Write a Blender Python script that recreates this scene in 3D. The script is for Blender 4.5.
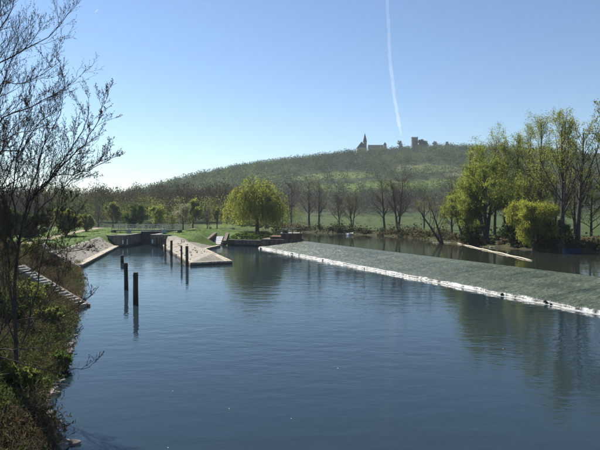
import bpy, math
import numpy as np
from mathutils import Vector, Matrix

for o in list(bpy.data.objects):
    bpy.data.objects.remove(o, do_unlink=True)
S = bpy.context.scene
COL = S.collection
rad = math.radians

# ------------------------------------------------------------------ camera
F, HY, CAMZ = 520.0, 209.0, 8.0            # focal length and horizon in photo pixels, eye height over the lower water
cam = bpy.data.cameras.new('camera')
cam.sensor_width = 36.0
cam.lens = 36.0 * F / 600.0
cam.clip_start = 0.1
cam.clip_end = 60000.0
camo = bpy.data.objects.new('camera', cam)
COL.objects.link(camo)
camo.location = (0, 0, CAMZ)
camo.rotation_euler = (rad(90) - math.atan((225.0 - HY) / F), 0, 0)
S.camera = camo

# ------------------------------------------------------------------ sky, sun, exposure
SUN_AZ, SUN_EL = rad(-42.0), rad(42.0)     # azimuth from +Y, clockwise positive
W = bpy.data.worlds.new('World')
S.world = W
W.use_nodes = True
wn = W.node_tree.nodes
bg = wn['Background']
sky = wn.new('ShaderNodeTexSky')
sky.sky_type = 'NISHITA'
sky.sun_disc = False
sky.sun_elevation = SUN_EL
sky.sun_rotation = SUN_AZ
sky.altitude = 100
sky.air_density = 1.1
sky.dust_density = 0.05
sky.ozone_density = 4.5
W.node_tree.links.new(sky.outputs[0], bg.inputs[0])
bg.inputs[1].default_value = 0.05
sd_ = bpy.data.lights.new('sun', 'SUN')
sd_.energy = 4.2
sd_.angle = rad(0.53)
sd_.color = (1.0, 0.94, 0.84)
suno = bpy.data.objects.new('sun', sd_)
COL.objects.link(suno)
sunv = Vector((math.sin(SUN_AZ) * math.cos(SUN_EL), math.cos(SUN_AZ) * math.cos(SUN_EL), math.sin(SUN_EL)))
suno.rotation_euler = sunv.to_track_quat('Z', 'Y').to_euler()
suno.location = sunv * 60
S.view_settings.view_transform = 'Standard'
S.view_settings.look = 'None'
S.view_settings.gamma = 1.0
S.view_settings.exposure = 1.36
S.view_settings.use_curve_mapping = False

# ------------------------------------------------------------------ small tools
def px(x, y, z):
    """point of the place at height z that the photograph shows at pixel x, y"""
    D = (CAMZ - z) * F / (y - HY)
    return ((x - 300.0) / F * D, D, z)

def at(x, D):
    return (x - 300.0) / F * D

def norm(v):
    return v / np.maximum(np.linalg.norm(v, axis=-1, keepdims=True), 1e-9)

def sstep(a, b, x):
    t = np.clip((x - a) / (b - a), 0, 1)
    return t * t * (3 - 2 * t)

_perm = np.random.default_rng(5).random((256, 256))
def vnoise(x, y):
    xi = np.floor(x).astype(int); yi = np.floor(y).astype(int)
    fx = x - xi; fy = y - yi
    fx = fx * fx * (3 - 2 * fx); fy = fy * fy * (3 - 2 * fy)
    a = _perm[xi % 256, yi % 256]; b = _perm[(xi + 1) % 256, yi % 256]
    c = _perm[xi % 256, (yi + 1) % 256]; d = _perm[(xi + 1) % 256, (yi + 1) % 256]
    return (a * (1 - fx) + b * fx) * (1 - fy) + (c * (1 - fx) + d * fx) * fy
def fbm(x, y, n=4):
    r = 0; a = 0.5
    for i in range(n):
        r = r + a * vnoise(x * 2 ** i + 17.3 * i, y * 2 ** i + 9.1 * i); a *= 0.5
    return r

def new_mesh(name, V, faces, k=None, mats=(), mi=None, smooth=False, col=None):
    """V (n,3); faces either a list of tuples or an int array (m,k)"""
    me = bpy.data.meshes.new(name)
    V = np.asarray(V, dtype=np.float32)
    if isinstance(faces, np.ndarray):
        m, k = faces.shape
        me.vertices.add(len(V)); me.vertices.foreach_set('co', V.ravel())
        me.loops.add(m * k); me.loops.foreach_set('vertex_index', faces.astype(np.int32).ravel())
        me.polygons.add(m)
        me.polygons.foreach_set('loop_start', np.arange(0, m * k, k, dtype=np.int32))
        me.polygons.foreach_set('loop_total', np.full(m, k, dtype=np.int32))
    else:
        me.from_pydata([tuple(map(float, v)) for v in V], [], faces)
    for mt in mats:
        me.materials.append(mt)
    if mi is not None:
        me.polygons.foreach_set('material_index', np.asarray(mi, dtype=np.int32))
    if smooth:
        me.polygons.foreach_set('use_smooth', np.ones(len(me.polygons), dtype=bool))
    if col is not None:
        a = me.color_attributes.new('tint', 'FLOAT_COLOR', 'POINT')
        c = np.ones((len(V), 4), dtype=np.float32); c[:, :3] = col
        a.data.foreach_set('color', c.ravel())
    me.update(calc_edges=True)
    return me

def link(name, me, parent=None, loc=None, **props):
    o = bpy.data.objects.new(name, me)
    COL.objects.link(o)
    if parent is not None:
        o.parent = parent
    if loc is not None:
        o.location = loc
    for k_, v_ in props.items():
        if v_ is not None:
            o[k_] = v_
    return o

def thing(name, label, category, loc, group=None):
    return link(name, None, None, loc, label=label, category=category, group=group)

class MB:
    """collects boxes, prisms and tubes into one mesh"""
    def __init__(s):
        s.V = []; s.F = []
    def add(s, V, Fs):
        b = len(s.V)
        s.V += [tuple(map(float, v)) for v in V]
        s.F += [tuple(i + b for i in f) for f in Fs]
        return s
    def box(s, x0, x1, y0, y1, z0, z1, bev=0.0):
        if bev <= 0:
            V = [(x, y, z) for z in (z0, z1) for (x, y) in ((x0, y0), (x1, y0), (x1, y1), (x0, y1))]
            return s.add(V, [(3, 2, 1, 0), (4, 5, 6, 7), (0, 1, 5, 4), (1, 2, 6, 5), (2, 3, 7, 6), (3, 0, 4, 7)])
        V = []
        for (z, d) in ((z0, 0), (z1 - bev, 0), (z1, bev)):
            V += [(x0 + d, y0 + d, z), (x1 - d, y0 + d, z), (x1 - d, y1 - d, z), (x0 + d, y1 - d, z)]
        Fs = [(3, 2, 1, 0), (8, 9, 10, 11)]
        for r in (0, 4):
            for i in range(4):
                j = (i + 1) % 4
                Fs.append((r + i, r + j, r + 4 + j, r + 4 + i))
        return s.add(V, Fs)
    def obox(s, p0, p1, w, z0a, z1a, z0b=None, z1b=None):
        """box along p0 -> p1 (plan), width w, heights at both ends"""
        z0b = z0a if z0b is None else z0b; z1b = z1a if z1b is None else z1b
        p0 = np.array(p0[:2], float); p1 = np.array(p1[:2], float)
        d = (p1 - p0) / np.linalg.norm(p1 - p0); n = np.array([-d[1], d[0]]) * w / 2
        q = [p0 - n, p1 - n, p1 + n, p0 + n]
        zb = [z0a, z0b, z0b, z0a]; zt = [z1a, z1b, z1b, z1a]
        V = [(q[i][0], q[i][1], zb[i]) for i in range(4)] + [(q[i][0], q[i][1], zt[i]) for i in range(4)]
        return s.add(V, [(3, 2, 1, 0), (4, 5, 6, 7), (0, 1, 5, 4), (1, 2, 6, 5), (2, 3, 7, 6), (3, 0, 4, 7)])
    def prism(s, outline, z0, z1):
        n = len(outline)
        V = [(x, y, z0) for x, y in outline] + [(x, y, z1) for x, y in outline]
        return s.add(V, [tuple(range(n - 1, -1, -1)), tuple(range(n, 2 * n))] + [(i, (i + 1) % n, n + (i + 1) % n, n + i) for i in range(n)])
    def tube(s, pts, r, k=8):
        pts = np.asarray(pts, float)[None]; rr = np.broadcast_to(np.asarray(r, float), (1, pts.shape[1]))
        V, Fq = tubes(pts, rr, k)
        n = pts.shape[1]
        s.add(V, [tuple(f) for f in Fq] + [tuple(range(k - 1, -1, -1)), tuple((n - 1) * k + i for i in range(k))])
        return s
    def build(s, name, mat, parent=None, smooth=False, **props):
        me = new_mesh(name, np.array(s.V), s.F, mats=[mat], smooth=smooth)
        return link(name, me, parent, **props)

def tubes(P, R, k):
    """P (M,n,3) polylines, R (M,n) radii -> verts, quad faces"""
    M, n, _ = P.shape
    T = np.empty_like(P)
    T[:, 1:-1] = P[:, 2:] - P[:, :-2] if n > 2 else T[:, 1:-1]
    T[:, 0] = P[:, 1] - P[:, 0]; T[:, -1] = P[:, -1] - P[:, -2]
    T = norm(T)
    ref = np.where(np.abs(T[:, :1, 2:3]) > 0.8, np.array([1.0, 0, 0]), np.array([0, 0, 1.0]))
    ref = np.broadcast_to(ref, T.shape)
    U = norm(np.cross(T, ref)); Wv = np.cross(T, U)
    a = np.arange(k) * 2 * np.pi / k
    V = P[:, :, None] + R[:, :, None, None] * (np.cos(a)[None, None, :, None] * U[:, :, None] + np.sin(a)[None, None, :, None] * Wv[:, :, None])
    V = V.reshape(-1, 3)
    m = np.arange(M)[:, None, None] * n * k; i = np.arange(n - 1)[None, :, None] * k
    j = np.arange(k)[None, None, :]; j2 = (j + 1) % k
    Fq = np.stack([m + i + j, m + i + j2, m + i + k + j2, m + i + k + j], -1).reshape(-1, 4)
    return V, Fq

# ------------------------------------------------------------------ materials
def mat(name):
    m = bpy.data.materials.new(name); m.use_nodes = True
    nt = m.node_tree; nt.nodes.clear()
    out = nt.nodes.new('ShaderNodeOutputMaterial')
    return m, nt, out
def N(nt, kind, **kw):
    n = nt.nodes.new('ShaderNode' + kind)
    for k_, v_ in kw.items():
        if k_.startswith('i_'):
            n.inputs[k_[2:].replace('_', ' ')].default_value = v_
        else:
            setattr(n, k_, v_)
    return n
def coords(nt, scale=(1, 1, 1), rotz=0.0, kind='Object'):
    c = N(nt, 'TexCoord'); m = N(nt, 'Mapping')
    m.inputs['Scale'].default_value = scale; m.inputs['Rotation'].default_value = (0, 0, rotz)
    nt.links.new(c.outputs[kind], m.inputs[0])
    return m.outputs[0]
def worldpos(nt, scale=(1, 1, 1), rotz=0.0):
    c = N(nt, 'NewGeometry'); m = N(nt, 'Mapping')
    m.inputs['Scale'].default_value = scale; m.inputs['Rotation'].default_value = (0, 0, rotz)
    nt.links.new(c.outputs['Position'], m.inputs[0])
    return m.outputs[0]
def noise(nt, vec, scale, detail=4.0, rough=0.55):
    n = N(nt, 'TexNoise'); n.inputs['Scale'].default_value = scale
    n.inputs['Detail'].default_value = detail; n.inputs['Roughness'].default_value = rough
    if vec is not None: nt.links.new(vec, n.inputs['Vector'])
    return n.outputs['Fac']
def ramp(nt, fac, stops):
    r = N(nt, 'ValToRGB'); e = r.color_ramp.elements
    while len(e) < len(stops): e.new(0.5)
    for el, (p, c) in zip(e, stops):
        el.position = p; el.color = (c[0], c[1], c[2], 1) if len(c) == 3 else c
    nt.links.new(fac, r.inputs[0])
    return r.outputs[0]
def mixc(nt, a, b, fac, mode='MIX'):
    m = N(nt, 'MixRGB', blend_type=mode)
    for s_, v_ in ((m.inputs[1], a), (m.inputs[2], b), (m.inputs[0], fac)):
        if isinstance(v_, (tuple, list)): s_.default_value = (v_[0], v_[1], v_[2], 1)
        elif isinstance(v_, (int, float)): s_.default_value = v_
        else: nt.links.new(v_, s_)
    return m.outputs[0]
def bump(nt, h, strength, dist):
    b = N(nt, 'Bump'); b.inputs['Strength'].default_value = strength; b.inputs['Distance'].default_value = dist
    nt.links.new(h, b.inputs['Height'])
    return b.outputs[0]
def principled(nt, out, col, rough=0.8, normal=None, spec=0.3, metallic=0.0, ior=None):
    p = N(nt, 'BsdfPrincipled')
    if isinstance(col, tuple): p.inputs['Base Color'].default_value = (*col, 1)
    else: nt.links.new(col, p.inputs['Base Color'])
    if isinstance(rough, float): p.inputs['Roughness'].default_value = rough
    else: nt.links.new(rough, p.inputs['Roughness'])
    p.inputs['Specular IOR Level'].default_value = spec
    p.inputs['Metallic'].default_value = metallic
    if ior: p.inputs['IOR'].default_value = ior
    if normal is not None: nt.links.new(normal, p.inputs['Normal'])
    nt.links.new(p.outputs[0], out.inputs[0])
    return p

def m_surface(name, c0, c1, scale=1.0, rough=0.85, bstr=0.5, bdist=0.03, stain=None, wet=None):
    m, nt, out = mat(name)
    v = worldpos(nt)
    n1 = noise(nt, v, scale, 6, 0.62); n2 = noise(nt, v, scale * 7, 4, 0.6)
    c = ramp(nt, n1, [(0.32, c0), (0.68, c1)])
    c = mixc(nt, c, ramp(nt, n2, [(0.3, (0.62, 0.62, 0.62)), (0.7, (1.25, 1.25, 1.25))]), 0.7, 'MULTIPLY')
    if stain is not None:
        vs = worldpos(nt, (1.6, 1.6, 0.25))
        c = mixc(nt, c, stain, ramp(nt, noise(nt, vs, 1.3, 5, 0.6), [(0.45, (0, 0, 0)), (0.62, (1, 1, 1))]))
    if wet is not None:
        sx = N(nt, 'SeparateXYZ'); nt.links.new(v, sx.inputs[0])
        a_ = N(nt, 'Math', operation='MULTIPLY_ADD'); nt.links.new(n1, a_.inputs[0]); a_.inputs[1].default_value = -0.35; nt.links.new(sx.outputs[2], a_.inputs[2])
        c = mixc(nt, wet[1], c, ramp(nt, a_.outputs[0], [(max(wet[0] - 0.2, 0.0), (0, 0, 0)), (wet[0], (1, 1, 1))]))
    principled(nt, out, c, rough, bump(nt, n2, bstr, bdist))
    return m

def m_leaf(name, c0, c1, trans=0.45, cb=None):
    m, nt, out = mat(name)
    g = N(nt, 'NewGeometry')
    c = ramp(nt, g.outputs['Random Per Island'], [(0.0, c0), (1.0, c1)])
    big = noise(nt, worldpos(nt), 0.35, 2)
    c = mixc(nt, c, ramp(nt, big, [(0.35, (0.75, 0.78, 0.75)), (0.65, (1.2, 1.15, 1.1))]), 0.8, 'MULTIPLY')
    d = N(nt, 'BsdfDiffuse'); t = N(nt, 'BsdfTranslucent'); x = N(nt, 'MixShader')
    nt.links.new(c, d.inputs[0]); nt.links.new(mixc(nt, c, (1.1, 1.1, 0.65), 0.6, 'MULTIPLY'), t.inputs[0])
    x.inputs[0].default_value = trans
    nt.links.new(d.outputs[0], x.inputs[1]); nt.links.new(t.outputs[0], x.inputs[2])
    nt.links.new(x.outputs[0], out.inputs[0])
    return m

def m_tint(name, trans=0.3, lo=0.6, hi=1.35):
    """albedo from the colour attribute, for scattered foliage"""
    m, nt, out = mat(name)
    a = N(nt, 'Attribute', attribute_name='tint')
    g = N(nt, 'NewGeometry')
    c = mixc(nt, a.outputs['Color'], ramp(nt, g.outputs['Random Per Island'], [(0, (lo, lo, lo)), (1, (hi, hi, hi))]), 0.8, 'MULTIPLY')
    d = N(nt, 'BsdfDiffuse'); t = N(nt, 'BsdfTranslucent'); x = N(nt, 'MixShader')
    nt.links.new(c, d.inputs[0]); nt.links.new(c, t.inputs[0])
    x.inputs[0].default_value = trans
    nt.links.new(d.outputs[0], x.inputs[1]); nt.links.new(t.outputs[0], x.inputs[2])
    nt.links.new(x.outputs[0], out.inputs[0])
    return m

M_BARK = m_surface('bark', (0.05, 0.042, 0.033), (0.115, 0.098, 0.078), 2.5, 0.9, 0.8, 0.05)
M_BARKD = m_surface('bark_dark', (0.03, 0.026, 0.022), (0.075, 0.064, 0.054), 2.5, 0.9, 0.8, 0.05)
M_TWIG = m_surface('twig_bark', (0.1, 0.085, 0.068), (0.18, 0.15, 0.12), 2.0, 0.9, 0.3, 0.01)
M_CONC = m_surface('weathered_concrete', (0.16, 0.145, 0.12), (0.33, 0.3, 0.26), 0.8, 0.9, 0.5, 0.03, (0.07, 0.065, 0.05))
M_CONCD = m_surface('dark_wet_concrete', (0.1, 0.095, 0.088), (0.2, 0.19, 0.17), 0.8, 0.8, 0.6, 0.04, (0.06, 0.058, 0.048), (0.4, (0.03, 0.032, 0.022)))
M_KERB = m_surface('kerb_concrete', (0.3, 0.26, 0.2), (0.46, 0.41, 0.33), 1.5, 0.9, 0.4, 0.02, (0.16, 0.14, 0.1), (0.1, (0.06, 0.06, 0.04)))
M_STEP = m_surface('step_concrete', (0.24, 0.225, 0.195), (0.42, 0.39, 0.34), 1.5, 0.9, 0.5, 0.02)
M_TIMBER = m_surface('mooring_timber', (0.03, 0.026, 0.022), (0.09, 0.078, 0.064), 2.0, 0.8, 0.9, 0.05, (0.025, 0.022, 0.018), (0.35, (0.014, 0.016, 0.01)))
M_IRON = m_surface('rusty_iron', (0.02, 0.014, 0.01), (0.07, 0.04, 0.025), 3.0, 0.7, 0.4, 0.01)
M_GATE = m_surface('lock_gate_steel', (0.012, 0.02, 0.026), (0.03, 0.045, 0.055), 1.5, 0.6, 0.4, 0.02)
M_RAIL = m_surface('galvanised_rail', (0.2, 0.25, 0.24), (0.34, 0.38, 0.37), 2.0, 0.5, 0.2, 0.01)
M_WHITE = m_surface('white_board', (0.62, 0.62, 0.6), (0.8, 0.8, 0.78), 3.0, 0.6, 0.1, 0.01)
M_BRICK = m_surface('old_brick', (0.12, 0.05, 0.034), (0.24, 0.11, 0.075), 1.2, 0.9, 0.8, 0.05, (0.06, 0.045, 0.035))
M_RUBBLE = m_surface('rubble_stone', (0.1, 0.07, 0.055), (0.22, 0.16, 0.12), 1.4, 0.9, 0.9, 0.06, (0.05, 0.045, 0.033), (0.3, (0.03, 0.03, 0.02)))
M_STONE = m_surface('bank_stone', (0.1, 0.088, 0.075), (0.26, 0.235, 0.2), 2.0, 0.9, 0.7, 0.03)
M_LOG = m_surface('bleached_wood', (0.42, 0.36, 0.27), (0.62, 0.55, 0.44), 2.0, 0.8, 0.5, 0.02)
M_PLASTER = m_surface('church_render', (0.3, 0.25, 0.22), (0.42, 0.35, 0.3), 0.3, 0.9, 0.3, 0.05)
M_SLATE = m_surface('slate_roof', (0.03, 0.032, 0.038), (0.07, 0.072, 0.08), 0.4, 0.7, 0.4, 0.05)
M_TOWER = m_surface('tower_stone', (0.1, 0.085, 0.07), (0.2, 0.17, 0.14), 0.4, 0.9, 0.5, 0.1)
M_WINDOW = m_surface('dark_window_glass', (0.012, 0.014, 0.018), (0.03, 0.034, 0.04), 1.0, 0.25, 0.1, 0.01)
M_BOAT = m_surface('blue_boat_paint', (0.015, 0.03, 0.07), (0.03, 0.05, 0.11), 2.0, 0.4, 0.2, 0.01)

def m_paving(name, c0, c1, rot=0.0):
    m, nt, out = mat(name)
    v = worldpos(nt, rotz=rot)
    vo = N(nt, 'TexVoronoi', feature='DISTANCE_TO_EDGE'); vo.inputs['Scale'].default_value = 3.2
    nt.links.new(v, vo.inputs['Vector'])
    vc = N(nt, 'TexVoronoi'); vc.inputs['Scale'].default_value = 3.2; nt.links.new(v, vc.inputs['Vector'])
    big = noise(nt, v, 0.5, 6, 0.65)
    c = ramp(nt, big, [(0.3, c0), (0.7, c1)])
    bwn = N(nt, 'RGBToBW'); nt.links.new(vc.outputs['Color'], bwn.inputs[0])
    c = mixc(nt, c, ramp(nt, bwn.outputs[0], [(0.2, (0.8, 0.79, 0.77)), (0.8, (1.15, 1.14, 1.13))]), 0.8, 'MULTIPLY')
    c = mixc(nt, (0.07, 0.065, 0.045), c, ramp(nt, vo.outputs['Distance'], [(0.02, (0, 0, 0)), (0.09, (1, 1, 1))]))
    c = mixc(nt, c, (0.1, 0.11, 0.05), ramp(nt, noise(nt, v, 0.22, 5, 0.7), [(0.58, (0, 0, 0)), (0.8, (0.7, 0.7, 0.7))]))
    principled(nt, out, c, 0.9, bump(nt, vo.outputs['Distance'], 0.5, 0.035))
    return m
M_PAVE = m_paving('paving_setts', (0.21, 0.19, 0.16), (0.31, 0.285, 0.245))
M_PAVE_SHADE = m_paving('paving_setts_shaded', (0.15, 0.14, 0.12), (0.23, 0.215, 0.185), 0.4)  # darker setts, shade painted in for pier faces turned from the sun

def m_water(name, body, waves, amp):
    m, nt, out = mat(name)
    v1 = worldpos(nt, (0.55, 1.0, 1.0), rad(12)); v2 = worldpos(nt, (0.7, 1.25, 1.0), rad(-20)); v3 = worldpos(nt)
    a = noise(nt, v1, waves, 3, 0.5); b = noise(nt, v2, waves * 3.1, 2, 0.5)
    patch = noise(nt, worldpos(nt, (0.6, 1.3, 1.0), rad(25)), 0.07, 4, 0.6)
    k = N(nt, 'Math', operation='MULTIPLY_ADD'); nt.links.new(b, k.inputs[0]); k.inputs[1].default_value = 0.3; nt.links.new(a, k.inputs[2])
    pr = N(nt, 'MapRange'); nt.links.new(patch, pr.inputs[0])
    pr.inputs[1].default_value = 0.35; pr.inputs[2].default_value = 0.65; pr.inputs[3].default_value = 0.3; pr.inputs[4].default_value = 1.0
    bb = N(nt, 'Bump'); bb.inputs['Distance'].default_value = amp
    nt.links.new(pr.outputs[0], bb.inputs['Strength']); nt.links.new(k.outputs[0], bb.inputs['Height'])
    p = principled(nt, out, body, 0.04, bb.outputs[0], 0.5, ior=1.333)
    return m
M_WATER = m_water('river_water', (0.014, 0.025, 0.032), 1.0, 0.038)
M_WATER2 = m_water('upper_water', (0.018, 0.022, 0.016), 1.0, 0.018)

def m_ramp():
    m, nt, out = mat('wet_weir_rock')
    a = N(nt, 'Attribute', attribute_name='tint')
    v = worldpos(nt)
    n1 = noise(nt, v, 2.2, 6, 0.65); n2 = noise(nt, v, 9.0, 3, 0.6)
    c = mixc(nt, a.outputs['Color'], ramp(nt, n1, [(0.3, (0.5, 0.55, 0.5)), (0.7, (1.45, 1.4, 1.3))]), 0.9, 'MULTIPLY')
    foam = ramp(nt, noise(nt, v, 5.5, 5, 0.7), [(0.6, (0, 0, 0)), (0.72, (1, 1, 1))])
    c = mixc(nt, c, (0.42, 0.46, 0.44), mixc(nt, foam, (0.34, 0.34, 0.34), 1.0, 'MULTIPLY'))
    vo = N(nt, 'TexVoronoi', feature='DISTANCE_TO_EDGE'); vo.inputs['Scale'].default_value = 3.0; nt.links.new(worldpos(nt, (0.5, 1.15, 1.0), rad(-25)), vo.inputs['Vector'])
    c = mixc(nt, (0.012, 0.016, 0.012), c, ramp(nt, vo.outputs['Distance'], [(0.0, (0.45, 0.45, 0.45)), (0.14, (1, 1, 1))]))
    hh = N(nt, 'Math', operation='MULTIPLY_ADD'); nt.links.new(n2, hh.inputs[0]); hh.inputs[1].default_value = 0.5; nt.links.new(vo.outputs['Distance'], hh.inputs[2])
    principled(nt, out, c, 0.38, bump(nt, hh.outputs[0], 0.9, 0.13), 0.4, ior=1.333)
    return m
M_RAMP = m_ramp()

def m_foam():
    m, nt, out = mat('white_water')
    v = worldpos(nt, (1.0, 1.0, 0.08)); v2 = worldpos(nt)
    f = noise(nt, v, 3.4, 5, 0.75)
    g = noise(nt, v2, 0.35, 3, 0.6)
    k = N(nt, 'Math', operation='MULTIPLY_ADD'); nt.links.new(g, k.inputs[0]); k.inputs[1].default_value = 0.75; nt.links.new(f, k.inputs[2])
    fac = ramp(nt, k.outputs[0], [(0.87, (0, 0, 0)), (0.97, (1, 1, 1))])
    c = mixc(nt, (0.035, 0.04, 0.035), (0.36, 0.38, 0.38), fac)
    principled(nt, out, c, 0.45, bump(nt, f, 0.6, 0.05), 0.4)
    return m
M_FOAM = m_foam()

def m_ground():
    m, nt, out = mat('ground_cover')
    a = N(nt, 'Attribute', attribute_name='tint')
    v = worldpos(nt)
    n1 = noise(nt, v, 0.35, 6, 0.65); n2 = noise(nt, v, 3.5, 5, 0.7)
    c = mixc(nt, a.outputs['Color'], ramp(nt, n1, [(0.3, (0.55, 0.6, 0.5)), (0.7, (1.4, 1.35, 1.3))]), 0.9, 'MULTIPLY')
    c = mixc(nt, c, ramp(nt, n2, [(0.3, (0.55, 0.58, 0.5)), (0.7, (1.4, 1.35, 1.3))]), 0.8, 'MULTIPLY')
    principled(nt, out, c, 0.95, bump(nt, n2, 0.7, 0.12), 0.1)
    return m
M_GROUND = m_ground()

L_WILLOW = m_leaf('willow_leaf', (0.19, 0.215, 0.055), (0.31, 0.33, 0.09), 0.6)
L_BUSH = m_leaf('yellow_willow_leaf', (0.19, 0.21, 0.05), (0.31, 0.33, 0.08), 0.6)
L_YELLOW = m_leaf('yellow_green_leaf', (0.155, 0.195, 0.05), (0.265, 0.305, 0.085), 0.6)
L_POPLAR = m_leaf('poplar_leaf', (0.18, 0.205, 0.06), (0.29, 0.315, 0.095), 0.6)
L_GREEN = m_leaf('fresh_green_leaf', (0.06, 0.1, 0.03), (0.11, 0.155, 0.045), 0.45)
L_OLIVE = m_leaf('olive_leaf', (0.11, 0.13, 0.042), (0.18, 0.2, 0.07), 0.56)
L_BLOSSOM = m_leaf('pale_blossom', (0.2, 0.19, 0.13), (0.42, 0.4, 0.33), 0.35)
L_BUD = m_leaf('brown_bud', (0.07, 0.05, 0.03), (0.13, 0.095, 0.055), 0.2)
L_IVY = m_leaf('ivy_leaf', (0.035, 0.055, 0.02), (0.07, 0.095, 0.034), 0.4)
T_FAR = m_tint('far_foliage', 0.45, 0.8, 1.2)
T_NEAR = m_tint('bank_foliage', 0.35)

# ------------------------------------------------------------------ the lie of the land
LOW = np.array([(-8, -60), (-7.0, 5), (-8.0, 17.3), (-10.3, 20.7), (-11.9, 25.8), (-14.2, 32), (-17.9, 42), (-23, 55), (-30.3, 71), (-38.5, 109),
                (-30.2, 111.5), (-15.4, 73), (-9.9, 75.6), (-18.3, 100), (-16.8, 110), (-19.5, 121), (-16, 113.5), (-9, 112), (-4, 110), (2, 104),
                (28.7, 49.7), (45, 16), (60, -60)], float)
LOCK = np.array([(-38.5, 107), (-37.0, 114), (-37.0, 175), (-31.4, 175), (-31.4, 114), (-30.2, 110)], float)
UP = np.array([(60, -15), (45, 16), (28.7, 49.7), (2, 104), (-1.5, 107), (-6, 118), (-14, 138), (-30, 152), (-60, 158), (-130, 190), (-130, 212),
               (-60, 186), (-25, 172), (-5, 154), (2.7, 141), (12.5, 132), (22.9, 120), (27, 106), (28.5, 97), (31, 88), (37, 80), (43, 75), (60, 64), (78, 40), (90, -15)], float)

def sdist(poly, x, y):
    """signed distance, positive outside"""
    d2 = np.full(x.shape, 1e18); ins = np.zeros(x.shape, bool)
    n = len(poly)
    for i in range(n):
        ax, ay = poly[i]; bx, by = poly[(i + 1) % n]
        ex, ey = bx - ax, by - ay
        t = np.clip(((x - ax) * ex + (y - ay) * ey) / (ex * ex + ey * ey), 0, 1)
        d2 = np.minimum(d2, (x - ax - t * ex) ** 2 + (y - ay - t * ey) ** 2)
        c = ((ay > y) != (by > y)) & (x < ex * (y - ay) / (ey if ey != 0 else 1e-9) + ax)
        ins ^= c
    d = np.sqrt(d2)
    return np.where(ins, -d, d)

_rp = [(-400, 206), (60, 208), (130, 207), (165, 203), (182, 193), (200, 184), (222, 176.5), (260, 169), (300, 163.5), (345, 158.5), (400, 155.5), (440, 152), (480, 153), (560, 160), (640, 167), (800, 178), (1100, 200)]
RX = np.array([(p - 300) / F * 800 for p, _ in _rp]); RH = np.array([CAMZ + (HY - q) / F * 800 - 2.6 for _, q in _rp])

def land(x, y):
    h = 2.5 + 0.35 * (fbm(x * 0.03 + 3, y * 0.03 + 8) - 0.47) + 0.12 * (fbm(x * 0.4, y * 0.4) - 0.47)
    h = h + sstep(-15, -24, x) * sstep(75, 45, y) * 1.0 + sstep(30, 5, y) * sstep(-9, -18, x) * 1.6
    ridge = np.interp(x, RX, RH)
    s = sstep(360, 820, y) * 0.8 + 0.2 * sstep(360, 560, y)
    back = 1.0 - 0.35 * sstep(850, 1600, y)
    h = h + ridge * s * back + (fbm(x * 0.012 + 40, y * 0.012) - 0.47) * 9 * sstep(400, 700, y)
    h = h + 70 * sstep(2500, 9000, np.hypot(x, y)) * fbm(x * 0.0004 + 9, y * 0.0004 + 2)
    return h

def height(x, y):
    x = np.asarray(x, float); y = np.asarray(y, float)
    sl = sdist(LOW, x, y); su = sdist(UP, x, y); sk = sdist(LOCK, x, y)
    k = np.full(x.shape, 0.40)
    isl = x > -33
    k = np.where(isl & (y > 60), 0.22 + 0.4 * sstep(101, 110, y), k)
    k = np.where((~isl) & (y > 70), 0.40 + 0.22 * sstep(70, 76, y), k)
    rough = 1 + 0.25 * (fbm(x * 0.9, y * 0.9) - 0.47) * 2
    lo = np.where(sl > 0, k * sl * np.where(y < 66, rough, 1.0), np.maximum(0.5 * sl, -1.5))
    up = np.where(su > 0, 1.6 + 0.45 * su, np.maximum(1.6 + 0.4 * su, 0.35))
    lk = np.where(sk > 0, sk * 8.0 - 0.2, np.maximum(8 * sk - 0.2, -1.5))
    h = land(x, y)
    h = np.minimum(h, up)
    h = np.where(su < 0, np.minimum(h, up), np.minimum(h, lo))
    return np.where(y > 106, np.minimum(h, np.where(y > 121.5, np.maximum(lk, 0.35), lk)), h)

def hz(x, y):
    return float(height(np.array([x]), np.array([y]))[0])

# ground sheet, rings round the bridge out to the horizon
angs = np.concatenate([np.arange(-180, -48, 6.0), np.arange(-46, 46.01, 0.2), np.arange(52, 180, 6.0)])
radii = [3.0]
while radii[-1] < 1250: radii.append(radii[-1] * 1.0165)
while radii[-1] < 30000: radii.append(radii[-1] * 1.25)
radii = np.array(radii)
TH, RR = np.meshgrid(np.radians(angs), radii)
GX = (np.sin(TH) * RR).ravel(); GY = (np.cos(TH) * RR).ravel()
GZ = height(GX, GY)
na, nr = len(angs), len(radii)
ii = np.arange(nr - 1)[:, None] * na; jj = np.arange(na)[None, :]; j2 = (jj + 1) % na
GF = np.stack([ii + jj, ii + na + jj, ii + na + j2, ii + j2], -1).reshape(-1, 4)
SL = sdist(LOW, GX, GY); SU = sdist(UP, GX, GY)

FIELDS = [  # open fields on the hillside: cx, cy, rx, ry, colour
    (140, 590, 40, 26, (0.105, 0.115, 0.055)), (40, 560, 50, 22, (0.085, 0.125, 0.034)), (-40, 590, 30, 12, (0.08, 0.12, 0.035)),
    (190, 545, 40, 16, (0.12, 0.115, 0.06)), (70, 500, 80, 17, (0.085, 0.13, 0.033)), (-110, 560, 30, 12, (0.08, 0.11, 0.035)), (150, 510, 40, 14, (0.09, 0.13, 0.035))]
def field_mask(x, y):
    m = np.zeros(x.shape, int) - 1
    w = (fbm(x * 0.02, y * 0.02) - 0.47) * 0.5
    for i, (cx, cy, rx, ry, c) in enumerate(FIELDS):
        m = np.where(((x - cx) / rx) ** 2 + ((y - cy) / ry) ** 2 + w < 1, i, m)
    return m
gc = np.empty((len(GX), 3)); gc[:] = (0.037, 0.06, 0.018)                                   # meadow
nz = fbm(GX * 0.15, GY * 0.15)
gc = np.where((nz > 0.55)[:, None], np.array([0.052, 0.075, 0.025]), gc)
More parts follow.
